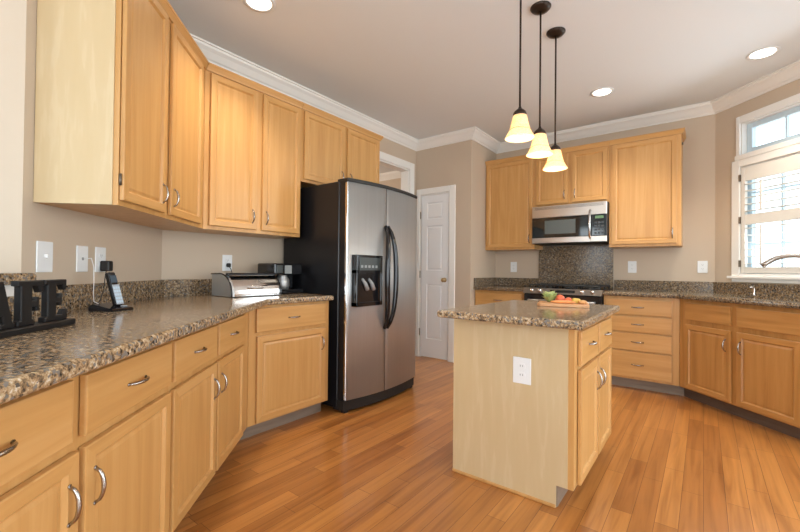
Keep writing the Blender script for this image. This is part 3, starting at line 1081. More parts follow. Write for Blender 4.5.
# ------------------------------------------------------------------ island
IV0, IV1, IU0, IU1 = 0.470, 1.095, 1.930, 2.755
T = Thing('kitchen_island', 'oak kitchen island in the middle of the floor with an outlet on its pale end', 'island', FRIDGE, (IU0 + IU1) / 2, (IV0 + IV1) / 2, 0)
IT = 0.856
m = MB(); m.box(IU0, IU1, IV0, IV1, 0.10, IT); T.part('cabinet_box', m, oak_v)
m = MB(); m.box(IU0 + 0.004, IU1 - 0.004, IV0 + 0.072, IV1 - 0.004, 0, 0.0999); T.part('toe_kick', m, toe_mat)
m = MB()
t = bmesh.new()
poly = [(IV0 + 0.026, 0.104), (IV0 + 0.026, IT), (IV1, IT), (IV1, 0.0), (IV0 + 0.076, 0.0), (IV0 + 0.076, 0.104)]
a = [t.verts.new((IU0 - 0.007, p[0], p[1])) for p in poly]
b = [t.verts.new((IU0 - 0.0002, p[0], p[1])) for p in poly]
t.faces.new(a); t.faces.new(b[::-1])
for i in range(6):
    t.faces.new((a[i], b[i], b[(i + 1) % 6], a[(i + 1) % 6]))
bmesh.ops.recalc_face_normals(t, faces=t.faces[:])
m.merge(t)
T.part('end_panel', m, lam, label='pale oak-grain end panel')
m = MB(); m.box(IU0 - 0.014, IU0 - 0.0072, IV0 + 0.076, IV1, 0.0, 0.016, 0.003); T.part('shoe_moulding', m, oak_h)
for u0, u1, hx in ((1.985, 2.355, 1), (2.378, 2.740, -1)):
    m = MB(); m.panel_front(u0, u1, 0.108, 0.640, 0.450); d = T.part('door', m, [oak_v, oak_h])
    pull(T, u1 - 0.034 if hx > 0 else u0 + 0.034, 0.450, 0.525, d)
    m = MB(); m.panel_front(u0 + (0.01 if hx < 0 else 0), u1, 0.660, 0.822, 0.450, rail=0); d = T.part('drawer', m, [oak_h, oak_h])
    pull(T, (u0 + u1) / 2, 0.450, 0.745, d, False, 0.09)


def plate(T, u, v, z, w, h, kind, parent=None):
    """cover plate on a surface whose front is towards -v"""
    m = MB(); m.box(u - w / 2, u + w / 2, v - 0.006, v - 0.0002, z - h / 2, z + h / 2, 0.0022)
    pl = T.part('cover_plate', m, white_plastic, parent)
    if kind == 'outlet':
        for s in (-1, 1):
            m = MB()
            oc = []
            for i in range(16):
                a = 2 * PI * i / 16
                oc.append((u + 0.017 * math.cos(a), z + s * 0.020 + max(-0.0125, min(0.0125, 0.017 * math.sin(a)))))
            m.slab_xz(oc, v - 0.0085, v - 0.0055)
            sk = T.part('socket', m, white_plastic, pl)
            if parent is None:
                m = MB()
                for q in (-0.006, 0.006):
                    m.box(u + q - 0.0013, u + q + 0.0013, v - 0.0088, v - 0.0083, z + s * 0.020 - 0.002, z + s * 0.020 + 0.006)
                m.lathe([(0.0022, -0.0088), (0.0022, -0.0083)], (u, v, z + s * 0.020 - 0.007), 8, axis='y')
                T.part('socket_slots', m, slot_mat, pl)
    elif kind == 'switch':
        m = MB(); m.box(u - 0.005, u + 0.005, v - 0.018, v - 0.0055, z - 0.004, z + 0.012, 0.002); T.part('toggle', m, white_plastic, pl)
    elif kind == 'jack':
        m = MB(); m.box(u - 0.007, u + 0.007, v - 0.0075, v - 0.0055, z - 0.007, z + 0.007, 0.001); T.part('jack_socket', m, slot_mat, pl)
    return pl


# outlet on the island's end panel (front of that face is towards -y of the room)
m = MB(); m.box(IU0 - 0.014, IU0 - 0.0072, 0.665, 0.755, 0.548, 0.676, 0.0022)
ip = T.part('outlet', m, white_plastic, label='white outlet plate on the pale end panel')
for s in (-1, 1):
    m = MB()
    oc = []
    for i in range(16):
        a = 2 * PI * i / 16
        oc.append((0.710 + 0.019 * math.cos(a), 0.612 + s * 0.022 + max(-0.014, min(0.014, 0.019 * math.sin(a)))))
    t = bmesh.new()
    aa = [t.verts.new((IU0 - 0.0165, p[0], p[1])) for p in oc]
    bb = [t.verts.new((IU0 - 0.0135, p[0], p[1])) for p in oc]
    t.faces.new(aa); t.faces.new(bb[::-1])
    for i in range(16):
        t.faces.new((aa[i], bb[i], bb[(i + 1) % 16], aa[(i + 1) % 16]))
    bmesh.ops.recalc_face_normals(t, faces=t.faces[:])
    m.merge(t)
    for q in (-0.006, 0.006):
        m.box(IU0 - 0.0172, IU0 - 0.0164, 0.710 + q - 0.0016, 0.710 + q + 0.0016, 0.612 + s * 0.022 - 0.002, 0.612 + s * 0.022 + 0.007, mat=1)
    T.part('socket', m, [white_plastic, slot_mat], ip)

m = MB(); m.prism([(-1.100, 1.755), (-0.396, 1.755), (-0.415, 2.790), (-1.100, 2.790)], IT + 0.0005, IT + 0.0385, bev=0.011, seg=3)
o = m.build('island_countertop', gran)
o['label'] = 'speckled granite slab on the kitchen island carrying the cutting board'
o['category'] = 'countertop'
ISL = IT + 0.0387

# ------------------------------------------------------------------ refrigerator
FY0, FY1 = 2.138, 3.062
FM = (FY0 + FY1) / 2
T = Thing('refrigerator', 'stainless side by side refrigerator with black sides and ice dispenser', 'refrigerator', FRIDGE, FM, 2.6, 0)
m = MB(); m.box(FY0, FY1, 2.24, 2.935, 0.03, 1.785, 0.006); T.part('cabinet_body', m, black_tex)


def fv(u, base=2.155, bulge=0.062):
    s = (u - FM) / ((FY1 - FY0) / 2)
    return base - bulge * (1 - s * s)


def arc_plan(u0, u1, back, n=12, dv=0.0):
    p = [(u0 + (u1 - u0) * i / n, fv(u0 + (u1 - u0) * i / n) + dv) for i in range(n + 1)]
    return p + [(u1, back), (u0, back)]


SP = 2.535
for nm, u0, u1 in (('freezer_door', FY0 + 0.003, SP - 0.003), ('fresh_food_door', SP + 0.003, FY1 - 0.003)):
    m = MB(); m.prism(arc_plan(u0, u1, 2.236), 0.105, 1.772)
    m.bm.faces.ensure_lookup_table()
    for f in m.bm.faces:
        if abs(f.normal.z) < 0.1 and f.normal.y > -0.5:
            f.material_index = 1
        elif abs(f.normal.z) < 0.1:
            f.smooth = True
        else:
            f.material_index = 1
    d = T.part(nm, m, [steel_v, black_tex], label='stainless freezer door with dispenser' if nm == 'freezer_door' else 'stainless fresh food door')
    if nm == 'freezer_door':
        fdoor = d
        m = MB(); m.box(FY0 + 0.0005, FY0 + 0.010, fv(FY0) - 0.004, fv(FY0) + 0.02, 0.108, 1.77, 0.003); T.part('edge_strip', m, chrome, d)
    # bowed handle beside the split
    uu = SP - 0.034 if nm == 'freezer_door' else SP + 0.034
    m = MB()
    pts, rad = [], []
    for i in range(17):
        s = -1 + 2 * i / 16
        side = (0.020 * (1 - s * s)) * (-1 if nm == 'freezer_door' else 1)
        pts.append((uu + side - (0.018 if nm == 'freezer_door' else -0.018) * 0 - (0.020 if nm != 'freezer_door' else -0.020) * s * s,
                    fv(uu) - 0.008 - 0.058 * (1 - s ** 4) ** 0.8, 1.040 + s * 0.42))
        rad.append(0.015 + 0.007 * (1 - s * s))
    m.tube(pts, rad, 10, flat=1.0)
    T.part('handle', m, black_gloss, d, label='black bowed handle')
# dispenser on the freezer door
du0, du1, dz0, dz1 = 2.185, 2.490, 0.815, 1.215
vf = fv(2.490) - 0.004
m = MB()
b0 = fv(du0) + 0.004
m.box(du0, du1, vf - 0.006, b0, 1.07, dz1, 0.004)
m.box(du0, du0 + 0.022, vf - 0.006, b0, dz0, 1.10, 0.004)
m.box(du1 - 0.022, du1, vf - 0.006, b0, dz0, 1.10, 0.004)
m.box(du0, du1, vf - 0.006, b0, dz0, dz0 + 0.035, 0.004)
m.box(du0 + 0.01, du1 - 0.01, fv(du1) - 0.002, b0, dz0 + 0.01, dz1 - 0.02)
dp = T.part('ice_dispenser', m, black_gloss, fdoor, label='black ice and water dispenser')
m = MB()
m.box(du0 + 0.03, du1 - 0.03, vf - 0.0085, vf - 0.005, 1.095, 1.195, 0.001)
for i in range(5):
    m.box(du0 + 0.04 + i * 0.042, du0 + 0.066 + i * 0.042, vf - 0.010, vf - 0.008, 1.115, 1.135, 0.001, mat=1)
T.part('control_strip', m, [plain('dispenser_controls', (0.05, 0.06, 0.06), 0.3), grey_key], fdoor)
for u in (2.275, 2.350):
    m = MB()
    m.tube([(u - 0.025, vf + 0.002, 1.03), (u, vf - 0.012, 0.99), (u + 0.03, vf - 0.004, 0.945)], [0.010, 0.014, 0.018], 8)
    T.part('paddle', m, slot_mat, fdoor)
m = MB(); m.prism(arc_plan(FY0 + 0.002, FY1 - 0.002, 2.26, dv=-0.004), 1.773, 1.802, bev=0.006); T.part('top_trim', m, black_matte)
m = MB()
m.prism(arc_plan(FY0 + 0.002, FY1 - 0.002, 2.28, dv=0.018), 0.018, 0.100, bev=0.004)
gr = T.part('base_grille', m, black_matte)
for u in (FY0 + 0.02, FY1 - 0.06):
    m = MB(); m.box(u, u + 0.04, 2.17, 2.215, 0.0, 0.018, 0.003); T.part('foot', m, black_matte)
    m = MB(); m.box(u, u + 0.04, 2.80, 2.85, 0.0, 0.03, 0.003); T.part('foot', m, black_matte)

# ------------------------------------------------------------------ microwave
MU0, MU1, MV, MZ0, MZ1 = -1.547, -0.785, 4.47, 1.410, 1.828
T = Thing('microwave', 'stainless over the range microwave hung below the short cabinet', 'microwave', BACK, (MU0 + MU1) / 2, 4.7, MZ0)
m = MB(); m.box(MU0, MU1, MV + 0.012, WY - 0.022, MZ0, MZ1, 0.003); T.part('cabinet_body', m, black_matte)
m = MB(); m.box(MU0, MU1, MV - 0.004, MV + 0.0118, 1.697, MZ1, 0.004)
for z in (1.79, 1.80, 1.81):
    m.box(MU0 + 0.03, MU1 - 0.03, MV - 0.0048, MV - 0.0035, z, z + 0.003, mat=1)
T.part('vent_strip', m, [steel_h, black_matte])
ms_ = -0.945
m = MB()
m.box(MU0, ms_, MV, MV + 0.0118, 1.478, 1.695, 0.003)
d = T.part('door', m, glass_dark)
m = MB(); m.box(MU0, ms_, MV - 0.003, MV + 0.0118, MZ0 + 0.006, 1.476, 0.003); T.part('door_bottom_rail', m, steel_h, d)
m = MB(); m.box(MU0 + 0.14, ms_ - 0.14, MV - 0.001, MV + 0.002, 1.515, 1.665, 0.0005); T.part('door_window', m, grey_screen, d)
m = MB()
hu = ms_ + 0.004
m.tube([(hu, MV - 0.002, 1.455), (hu, MV - 0.03, 1.475), (hu, MV - 0.035, 1.60), (hu, MV - 0.03, 1.725), (hu, MV - 0.002, 1.745)], 0.011, 10)
T.part('handle', m, chrome, d)
m = MB(); m.box(ms_ + 0.002, MU1, MV, MV + 0.0118, 1.478, 1.695, 0.003); cp = T.part('control_panel', m, glass_dark)
m = MB(); m.box(ms_ + 0.05, MU1 - 0.03, MV - 0.001, MV + 0.001, 1.655, 1.683); T.part('clock_display', m, green_led, cp)
m = MB()
for i in range(3):
    for j in range(4):
        m.box(ms_ + 0.045 + i * 0.032, ms_ + 0.068 + i * 0.032, MV - 0.001, MV + 0.001, 1.495 + j * 0.036, 1.515 + j * 0.036)
T.part('keypad', m, plain('dim_keys', (0.04, 0.05, 0.06), 0.3), cp)
m = MB(); m.box(ms_ + 0.002, MU1, MV - 0.003, MV + 0.0118, MZ0 + 0.006, 1.476, 0.003); T.part('panel_bottom_rail', m, steel_h, cp)

# ------------------------------------------------------------------ range
GU0, GU1, GV = -1.552, -0.786, 4.235
T = Thing('gas_range', 'stainless and black gas range with front knobs below the microwave', 'range', BACK, (GU0 + GU1) / 2, 4.55, 0)
m = MB(); m.box(GU0 + 0.002, GU1 - 0.002, GV + 0.03, WY - 0.025, 0.06, 0.905, 0.003); T.part('body', m, black_matte)
m = MB(); m.box(GU0, GU1, GV + 0.06, WY - 0.03, 0.905, 0.922, 0.004); T.part('cooktop', m, black_gloss)
m = MB(); m.slab_yz([(GV - 0.012, 0.868), (GV + 0.012, 0.924), (GV + 0.062, 0.924), (GV + 0.062, 0.866)], GU0 - 0.002, GU1 + 0.002); cpn = T.part('control_panel', m, brushed('dark_brushed_steel', (0.30, 0.28, 0.26), 0.32, (1.0, 60, 60)))
tl = math.atan2(0.024, 0.056)
for u in (-1.462, -1.378, -0.962, -0.868):
    m = MB(); m.lathe([(0.021, 0.0), (0.021, -0.006), (0.017, -0.010), (0.015, -0.028), (0.0, -0.030)], (0, 0, 0), 16, axis='y')
    bmesh.ops.rotate(m.bm, verts=m.bm.verts[:], cent=(0, 0, 0), matrix=Matrix.Rotation(-tl, 3, 'X'))
    bmesh.ops.translate(m.bm, verts=m.bm.verts[:], vec=(u, GV + 0.0005, 0.898))
    T.part('knob', m, chrome)
m = MB(); m.box(-1.275, -1.030, -0.002, 0.001, -0.014, 0.014)
bmesh.ops.rotate(m.bm, verts=m.bm.verts[:], cent=(0, 0, 0), matrix=Matrix.Rotation(-tl, 3, 'X'))
bmesh.ops.translate(m.bm, verts=m.bm.verts[:], vec=(0, GV + 0.0005, 0.898))
T.part('display', m, glass_dark, cpn)
m = MB(); m.box(GU0 + 0.004, GU1 - 0.004, GV - 0.004, GV + 0.029, 0.235, 0.862, 0.005); od = T.part('oven_door', m, black_gloss)
m = MB(); m.tube([(GU0 + 0.06, GV - 0.002, 0.80), (GU0 + 0.06, GV - 0.04, 0.80), (GU1 - 0.06, GV - 0.04, 0.80), (GU1 - 0.06, GV - 0.002, 0.80)], 0.011, 10); T.part('handle', m, steel_h, od)
m = MB(); m.box(GU0 + 0.14, GU1 - 0.14, GV - 0.0055, GV - 0.003, 0.38, 0.70, 0.001); T.part('door_window', m, glass_dark, od)
m = MB(); m.box(GU0 + 0.004, GU1 - 0.004, GV - 0.002, GV + 0.029, 0.07, 0.228, 0.005); T.part('storage_drawer', m, black_gloss)
for u in (GU0 + 0.04, GU1 - 0.08):
    for v in (GV + 0.06, WY - 0.12):
        m = MB(); m.lathe([(0.018, 0.0), (0.018, 0.06)], (u + 0.02, v, 0.0), 10); T.part('foot', m, black_matte)
for gu0, gu1 in ((GU0 + 0.03, -1.30), (-1.295, -1.045), (-1.04, GU1 - 0.03)):
    m = MB()
    gv0, gv1 = GV + 0.085, WY - 0.06
    for u in (gu0 + 0.006, (gu0 + gu1) / 2, gu1 - 0.006):
        m.box(u - 0.006, u + 0.006, gv0, gv1, 0.948, 0.962, 0.002)
    for i in range(5):
        v = gv0 + 0.006 + (gv1 - gv0 - 0.012) * i / 4
        m.box(gu0, gu1, v - 0.006, v + 0.006, 0.950, 0.961, 0.002)
    for u in (gu0 + 0.006, gu1 - 0.006):
        for v in (gv0 + 0.006, (gv0 + gv1) / 2, gv1 - 0.006):
            m.box(u - 0.006, u + 0.006, v - 0.006, v + 0.006, 0.9222, 0.950)
    T.part('burner_grate', m, black_iron)
for u, v in ((-1.41, 4.42), (-1.41, 4.70), (-1.17, 4.56), (-0.93, 4.42), (-0.93, 4.70)):
    m = MB(); m.lathe([(0.05, 0.0), (0.048, 0.008), (0.032, 0.010), (0.032, 0.018), (0.0, 0.020)], (u, v, 0.9222), 18); T.part('burner', m, black_iron)

# ------------------------------------------------------------------ switches and outlets
T = Thing('light_switch', 'white toggle light switch plate at the left end of the wall', 'light switch', LEFT, 1.850, VL, 1.078); plate(T, 1.850, VL, 1.140, 0.090, 0.130, 'switch')
T = Thing('phone_jack', 'white phone jack plate between the light switch and the plugged outlet', 'wall plate', LEFT, 2.088, VL, 1.075); plate(T, 2.088, VL, 1.138, 0.082, 0.125, 'jack')
T = Thing('wall_outlet', 'white outlet above the phone with a black adapter plugged in', 'outlet', LEFT, 2.230, VL, 1.075, 'white wall outlets'); plate(T, 2.230, VL, 1.138, 0.085, 0.128, 'outlet')
T = Thing('power_adapter', 'black power adapter plugged into the outlet above the phone', 'adapter', LEFT, 2.25, VL - 0.03, 1.085)
m = MB(); m.box(2.214, 2.256, VL - 0.052, VL - 0.0090, 1.078, 1.132, 0.005); T.part('housing', m, black_matte)
m = MB(); m.tube([(2.235, VL - 0.03, 1.086), (2.225, VL - 0.03, 1.05), (2.21, VL - 0.034, 0.99), (2.16, VL - 0.045, 0.928), (2.05, VL - 0.07, 0.9185)], 0.0022, 6); T.part('cord', m, black_matte)
T = Thing('wall_outlet', 'white outlet on the wall above the bread box with a black plug', 'outlet', FRIDGE, 1.635, 2.96, 1.08, 'white wall outlets'); plate(T, 1.635, 2.96, 1.142, 0.080, 0.125, 'outlet')
T = Thing('power_plug', 'black plug in the outlet above the bread box, its cord hanging behind', 'plug', FRIDGE, 1.638, 2.93, 1.10)
m = MB(); m.box(1.622, 1.652, 2.96 - 0.034, 2.96 - 0.0090, 1.108, 1.140, 0.006); T.part('plug_body', m, black_matte)
m = MB(); m.tube([(1.640, 2.93, 1.110), (1.650, 2.925, 1.09), (1.662, 2.92, 1.04), (1.665, 2.92, 0.985)], 0.003, 6); T.part('cord', m, black_matte)
T = Thing('wall_outlet', 'white outlet on the stove wall left of the range', 'outlet', BACK, -1.920, WY, 1.10, 'white wall outlets'); plate(T, -1.920, WY, 1.155, 0.082, 0.128, 'outlet')
T = Thing('wall_outlet', 'white outlet just right of the granite panel behind the range', 'outlet', BACK, -0.610, WY, 1.10, 'white wall outlets'); plate(T, -0.610, WY, 1.160, 0.080, 0.124, 'outlet')
T = Thing('wall_outlet', 'white outlet on the stove wall beside the window corner', 'outlet', BACK, -0.012, WY, 1.10, 'white wall outlets'); plate(T, -0.012, WY, 1.162, 0.080, 0.118, 'outlet')

# ------------------------------------------------------------------ black letters on a stand
CZ = LG1 + 0.0002
T = Thing('letter_sign', 'black wooden word sign reading CAFE standing on the granite at the left edge', 'sign', LEFT, 1.25, 0.957, CZ)
m = MB(); m.box(1.02, 1.500, 0.925, 0.990, CZ, CZ + 0.020, 0.003); T.part('base_board', m, black_paint)
LZ, LH = CZ + 0.0202, 0.134
SV0, SV1 = 0.944, 0.966


def letter(polys, u0, w):
    m = MB()
    for poly in polys:
        m.slab_xz([(u0 + p[0] * w, LZ + p[1] * LH) for p in poly], SV0, SV1, bev=0.003)
    T.part('letter', m, black_paint)


E_ = [[(0, 0), (1, 0), (1, .26), (.88, .26), (.78, .13), (.50, .13), (.50, .44), (.62, .44), (.66, .36), (.76, .36), (.76, .66), (.66, .66), (.62, .58), (.50, .58),
       (.50, .87), (.74, .87), (.84, .74), (.95, .74), (.95, 1), (0, 1), (0, .89), (.12, .87), (.12, .13), (0, .11)]]
F_ = [[(0, 0), (.68, 0), (.68, .11), (.56, .13), (.56, .40), (.68, .40), (.72, .30), (.84, .30), (.84, .62), (.72, .62), (.68, .54), (.56, .54),
       (.56, .87), (.78, .87), (.88, .72), (1, .72), (1, 1), (0, 1), (0, .89), (.12, .87), (.12, .13), (0, .11)]]
A_ = [[(0, 0), (.40, 0), (.40, .10), (.31, .13), (.36, .27), (.62, .27), (.66, .13), (.56, .10), (.56, 0), (1, 0), (1, .10), (.93, .13), (.66, 1), (.34, 1), (.07, .13), (0, .10)]]
C_ = []
cpts = []
for i in range(21):
    a = math.radians(50 + 260 * i / 20)
    cpts.append((0.52 + 0.52 * math.cos(a), 0.5 + 0.5 * math.sin(a)))
for i in range(21):
    a = math.radians(310 - 260 * i / 20)
    cpts.append((0.55 + 0.24 * math.cos(a), 0.5 + 0.34 * math.sin(a)))
C_ = [cpts]
letter(C_, 1.050, 0.095)
letter(A_, 1.158, 0.116)
letter(F_, 1.281, 0.098)
letter(E_, 1.385, 0.102)

# ------------------------------------------------------------------ cordless phone
T = Thing('cordless_phone', 'black and silver cordless phone in its charging base on the granite', 'phone', LEFT, 1.96, 1.065, CZ)
def turn(m, deg):
    bmesh.ops.rotate(m.bm, verts=m.bm.verts[:], cent=(1.96, 1.065, CZ), matrix=Matrix.Rotation(math.radians(deg), 3, 'Z'))
    return m
m = MB()
m.slab_yz([(1.005, CZ), (1.125, CZ), (1.125, CZ + 0.022), (1.105, CZ + 0.032), (1.012, CZ + 0.012), (1.005, CZ + 0.008)], 1.905, 2.020)
T.part('charging_base', turn(m, -14), black_gloss)
m = MB()
for i in range(2):
    m.box(1.985, 2.010, 1.025 + i * 0.028, 1.043 + i * 0.028, CZ + 0.0155 + i * 0.006, CZ + 0.0205 + i * 0.006, 0.002)
T.part('base_buttons', turn(m, -14), silver_plastic)
TILT = math.radians(-17)
def hs(m):
    bmesh.ops.rotate(m.bm, verts=m.bm.verts[:], cent=(0, 0, 0), matrix=Matrix.Rotation(TILT, 3, 'X'))
    bmesh.ops.translate(m.bm, verts=m.bm.verts[:], vec=(1.985, 1.050, CZ + 0.020))
    return turn(m, -14)
m = MB(); m.box(-0.021, 0.021, -0.009, 0.014, 0.0, 0.160, 0.008, seg=3); hsb = T.part('handset', hs(m), black_gloss)
m = MB(); m.box(-0.0195, 0.0195, -0.0125, -0.0098, 0.005, 0.098, 0.001); T.part('keypad_face', hs(m), silver_plastic, hsb)
m = MB()
for i in range(3):
    for j in range(5):
        m.box(-0.018 + i * 0.0125, -0.0085 + i * 0.0125, -0.0142, -0.0122, 0.012 + j * 0.0165, 0.022 + j * 0.0165, 0.0005)
T.part('keys', hs(m), blue_key, hsb)
m = MB(); m.box(-0.017, 0.017, -0.0112, -0.0085, 0.108, 0.143, 0.0005); T.part('screen', hs(m), plain('phone_screen', (0.06, 0.09, 0.12), 0.15), hsb)
m = MB(); m.tube([(2.095, VL - 0.008, 1.138), (2.112, VL - 0.030, 1.142), (2.128, VL - 0.032, 1.10), (2.128, VL - 0.034, 1.03), (2.115, VL - 0.040, 0.975), (2.06, VL - 0.075, 0.935), (2.00, 1.128, 0.924)], 0.0020, 6)
o = T.part('phone_cord', m, white_plastic, label='white cord up to the jack')

# ------------------------------------------------------------------ bread box and the black appliance behind it
T = Thing('bread_box', 'stainless steel roll top bread box with black ends on the granite counter', 'bread box', FRIDGE, 1.62, 2.64, CZ)
prof = [(2.775, CZ + 0.006), (2.775, CZ + 0.155), (2.66, CZ + 0.158)]
for i in range(1, 9):
    a = PI / 2 * i / 8
    prof.append((2.66 - 0.150 * math.sin(a), CZ + 0.022 + 0.136 * math.cos(a)))
prof.append((2.51, CZ + 0.006))
m = MB(); m.slab_yz(prof, 1.440, 1.800); b_ = T.part('body', m, chrome, label='polished steel rolled body')
pr2 = [((p[0] - 2.64) * 1.04 + 2.64, (p[1] - CZ - 0.006) * 1.03 + CZ + 0.004) for p in prof]
m = MB(); m.slab_yz(pr2, 1.425, 1.4395); T.part('end_cap', m, steel_v)
m = MB(); m.slab_yz(pr2, 1.8005, 1.815); T.part('end_cap', m, black_gloss)
rim = [(1.4205, p[0], p[1]) for p in pr2[1:]]
m = MB(); m.tube(rim, 0.005, 6); T.part('end_trim', m, black_gloss)
m = MB(); m.box(1.425, 1.815, 2.56, 2.60, CZ + 0.147, CZ + 0.166, 0.004); T.part('lid_lip', m, black_gloss)
m = MB(); m.tube([(1.56, 2.500, CZ + 0.075), (1.56, 2.488, CZ + 0.075), (1.68, 2.488, CZ + 0.075), (1.68, 2.500, CZ + 0.075)], 0.004, 8); T.part('handle', m, chrome)
for u in (1.45, 1.78):
    for v in (2.53, 2.75):
        m = MB(); m.lathe([(0.010, 0.0), (0.010, 0.007)], (u, v, CZ), 8); T.part('foot', m, black_matte)

T = Thing('coffee_maker', 'black coffee maker with grey control panel between bread box and refrigerator', 'coffee maker', FRIDGE, 1.97, 2.72, CZ)
m = MB()
m.box(1.835, 2.095, 2.60, 2.86, CZ, CZ + 0.035, 0.006)
m.box(1.835, 2.095, 2.74, 2.86, CZ + 0.0351, CZ + 0.150, 0.004)
m.box(1.835, 2.095, 2.62, 2.86, CZ + 0.1501, CZ + 0.240, 0.008)
T.part('housing', m, black_gloss)
m = MB(); m.box(1.925, 1.990, 2.6175, 2.6205, CZ + 0.160, CZ + 0.225, 0.001); T.part('control_panel', m, grey_key)
m = MB(); m.box(1.850, 1.905, 2.6175, 2.6205, CZ + 0.165, CZ + 0.225, 0.001); T.part('display', m, plain('dark_display', (0.06, 0.07, 0.07), 0.3))
m = MB(); m.lathe([(0.045, 0.0), (0.055, 0.03), (0.052, 0.075), (0.035, 0.105), (0.036, 0.112)], (1.945, 2.675, CZ + 0.0352), 18); T.part('carafe', m, steel_v)

# ------------------------------------------------------------------ cutting board and food on the island
T = Thing('cutting_board', 'oblong wooden cutting board with food on the island top', 'cutting board', 0, -0.70, 2.52, ISL)
BA = math.radians(14)
bc = (-0.675, 2.50)
def bloc(a, b):
    return (bc[0] + a * math.cos(BA) - b * math.sin(BA), bc[1] + a * math.sin(BA) + b * math.cos(BA))
m = MB()
pts = []
for cx_, cy_, a0 in ((0.112, 0.070, 0), (-0.112, 0.070, 90), (-0.112, -0.070, 180), (0.112, -0.070, 270)):
    for i in range(5):
        a = math.radians(a0 + 90 * i / 4)
        pts.append(bloc(cx_ + 0.03 * math.cos(a), cy_ + 0.03 * math.sin(a)))
m.prism(pts, ISL, ISL + 0.018, bev=0.003)
T.part('board', m, board_wood)
BT = ISL + 0.0182


def blob(name, label, cat, c, sx, sy, sz, mat, seed, rot=0.0, rough=0.12, group=None):
    rnd = random.Random(seed)
    t = bmesh.new()
    bmesh.ops.create_icosphere(t, subdivisions=3, radius=1)
    ph = [rnd.uniform(0, 6.28) for _ in range(6)]
    for v in t.verts:
        p = v.co.copy()
        k = 1 + rough * (math.sin(4 * p.x + ph[0]) + math.sin(5 * p.y + ph[1]) + math.sin(4 * p.z + ph[2])) / 3
        v.co = Vector((p.x * sx * k, p.y * sy * k, max(p.z, -0.8) * sz * k))
    zmin = min(v.co.z for v in t.verts)
    bmesh.ops.rotate(t, verts=t.verts[:], cent=(0, 0, 0), matrix=Matrix.Rotation(rot, 3, 'Z'))
    bmesh.ops.translate(t, verts=t.verts[:], vec=(0, 0, -zmin))
    m = MB(); m.merge(t, 0, True)
    o = m.build(name, mat)
    o.location = (c[0], c[1], BT)
    o['label'] = label
    o['category'] = cat
    if group:
        o['group'] = group
    return o


# lettuce: ruffled leaves around a heart
p = bloc(-0.078, 0.030)
T = Thing('lettuce', 'bunch of green leaf lettuce at the left of the cutting board', 'lettuce', 0, p[0], p[1], BT)
for i in range(9):
    rnd = random.Random(i)
    az = i * 2.4
    lean = 0.35 + 0.09 * i
    t = bmesh.new()
    nu, nv = 6, 7
    L_ = 0.068 - 0.002 * i
    rows = []
    for a in range(nv):
        s = a / (nv - 1)
        row = []
        for b in range(nu):
            q = -1 + 2 * b / (nu - 1)
            wdt = 0.030 * (0.35 + 1.1 * s - 0.55 * s * s)
            ruf = 0.006 * s * math.sin(q * 7 + i)
            rr = 0.004 + math.sin(lean * s) * L_ + ruf
            row.append(t.verts.new((rr - 0.01 * q * q * s, q * wdt, 0.001 + math.cos(lean * s * 0.9) * L_ * s + ruf * 0.6)))
        rows.append(row)
    fs = []
    for a in range(nv - 1):
        for b in range(nu - 1):
            fs.append(t.faces.new((rows[a][b], rows[a][b + 1], rows[a + 1][b + 1], rows[a + 1][b])))
    bmesh.ops.recalc_face_normals(t, faces=t.faces[:])
    bmesh.ops.solidify(t, geom=t.faces[:], thickness=0.0012)
    bmesh.ops.rotate(t, verts=t.verts[:], cent=(0, 0, 0), matrix=Matrix.Rotation(az, 3, 'Z'))
    zmin = min(v.co.z for v in t.verts)
    bmesh.ops.translate(t, verts=t.verts[:], vec=(p[0], p[1], BT + max(0.0, -zmin)))
    m = MB(); m.merge(t, 0, True)
    T.part('leaf', m, lettuce_m)
blob('tomato', 'large red tomato leaning on the lettuce', 'tomato', bloc(-0.018, 0.035), 0.030, 0.030, 0.026, tomato_m, 3, rough=0.05, group='tomatoes on the cutting board')
blob('tomato', 'smaller red tomato in the middle of the cutting board', 'tomato', bloc(0.030, 0.018), 0.022, 0.022, 0.018, tomato_m, 4, rough=0.05, group='tomatoes on the cutting board')
blob('yellow_pepper', 'yellow pepper piece on the right half of the board', 'pepper', bloc(0.072, 0.015), 0.026, 0.022, 0.016, pepper_m, 5, 0.3, 0.22)
blob('bread_roll', 'flat brown bread roll at the right end of the cutting board', 'bread', bloc(0.108, -0.020), 0.024, 0.034, 0.012, bread_m, 6, 0.2, 0.08)
blob('carrot_piece', 'long orange carrot piece lying along the front of the board', 'carrot', bloc(0.00, -0.055), 0.070, 0.013, 0.011,
     plain('carrot_skin', (0.72, 0.30, 0.10), 0.4), 8, BA, 0.06)

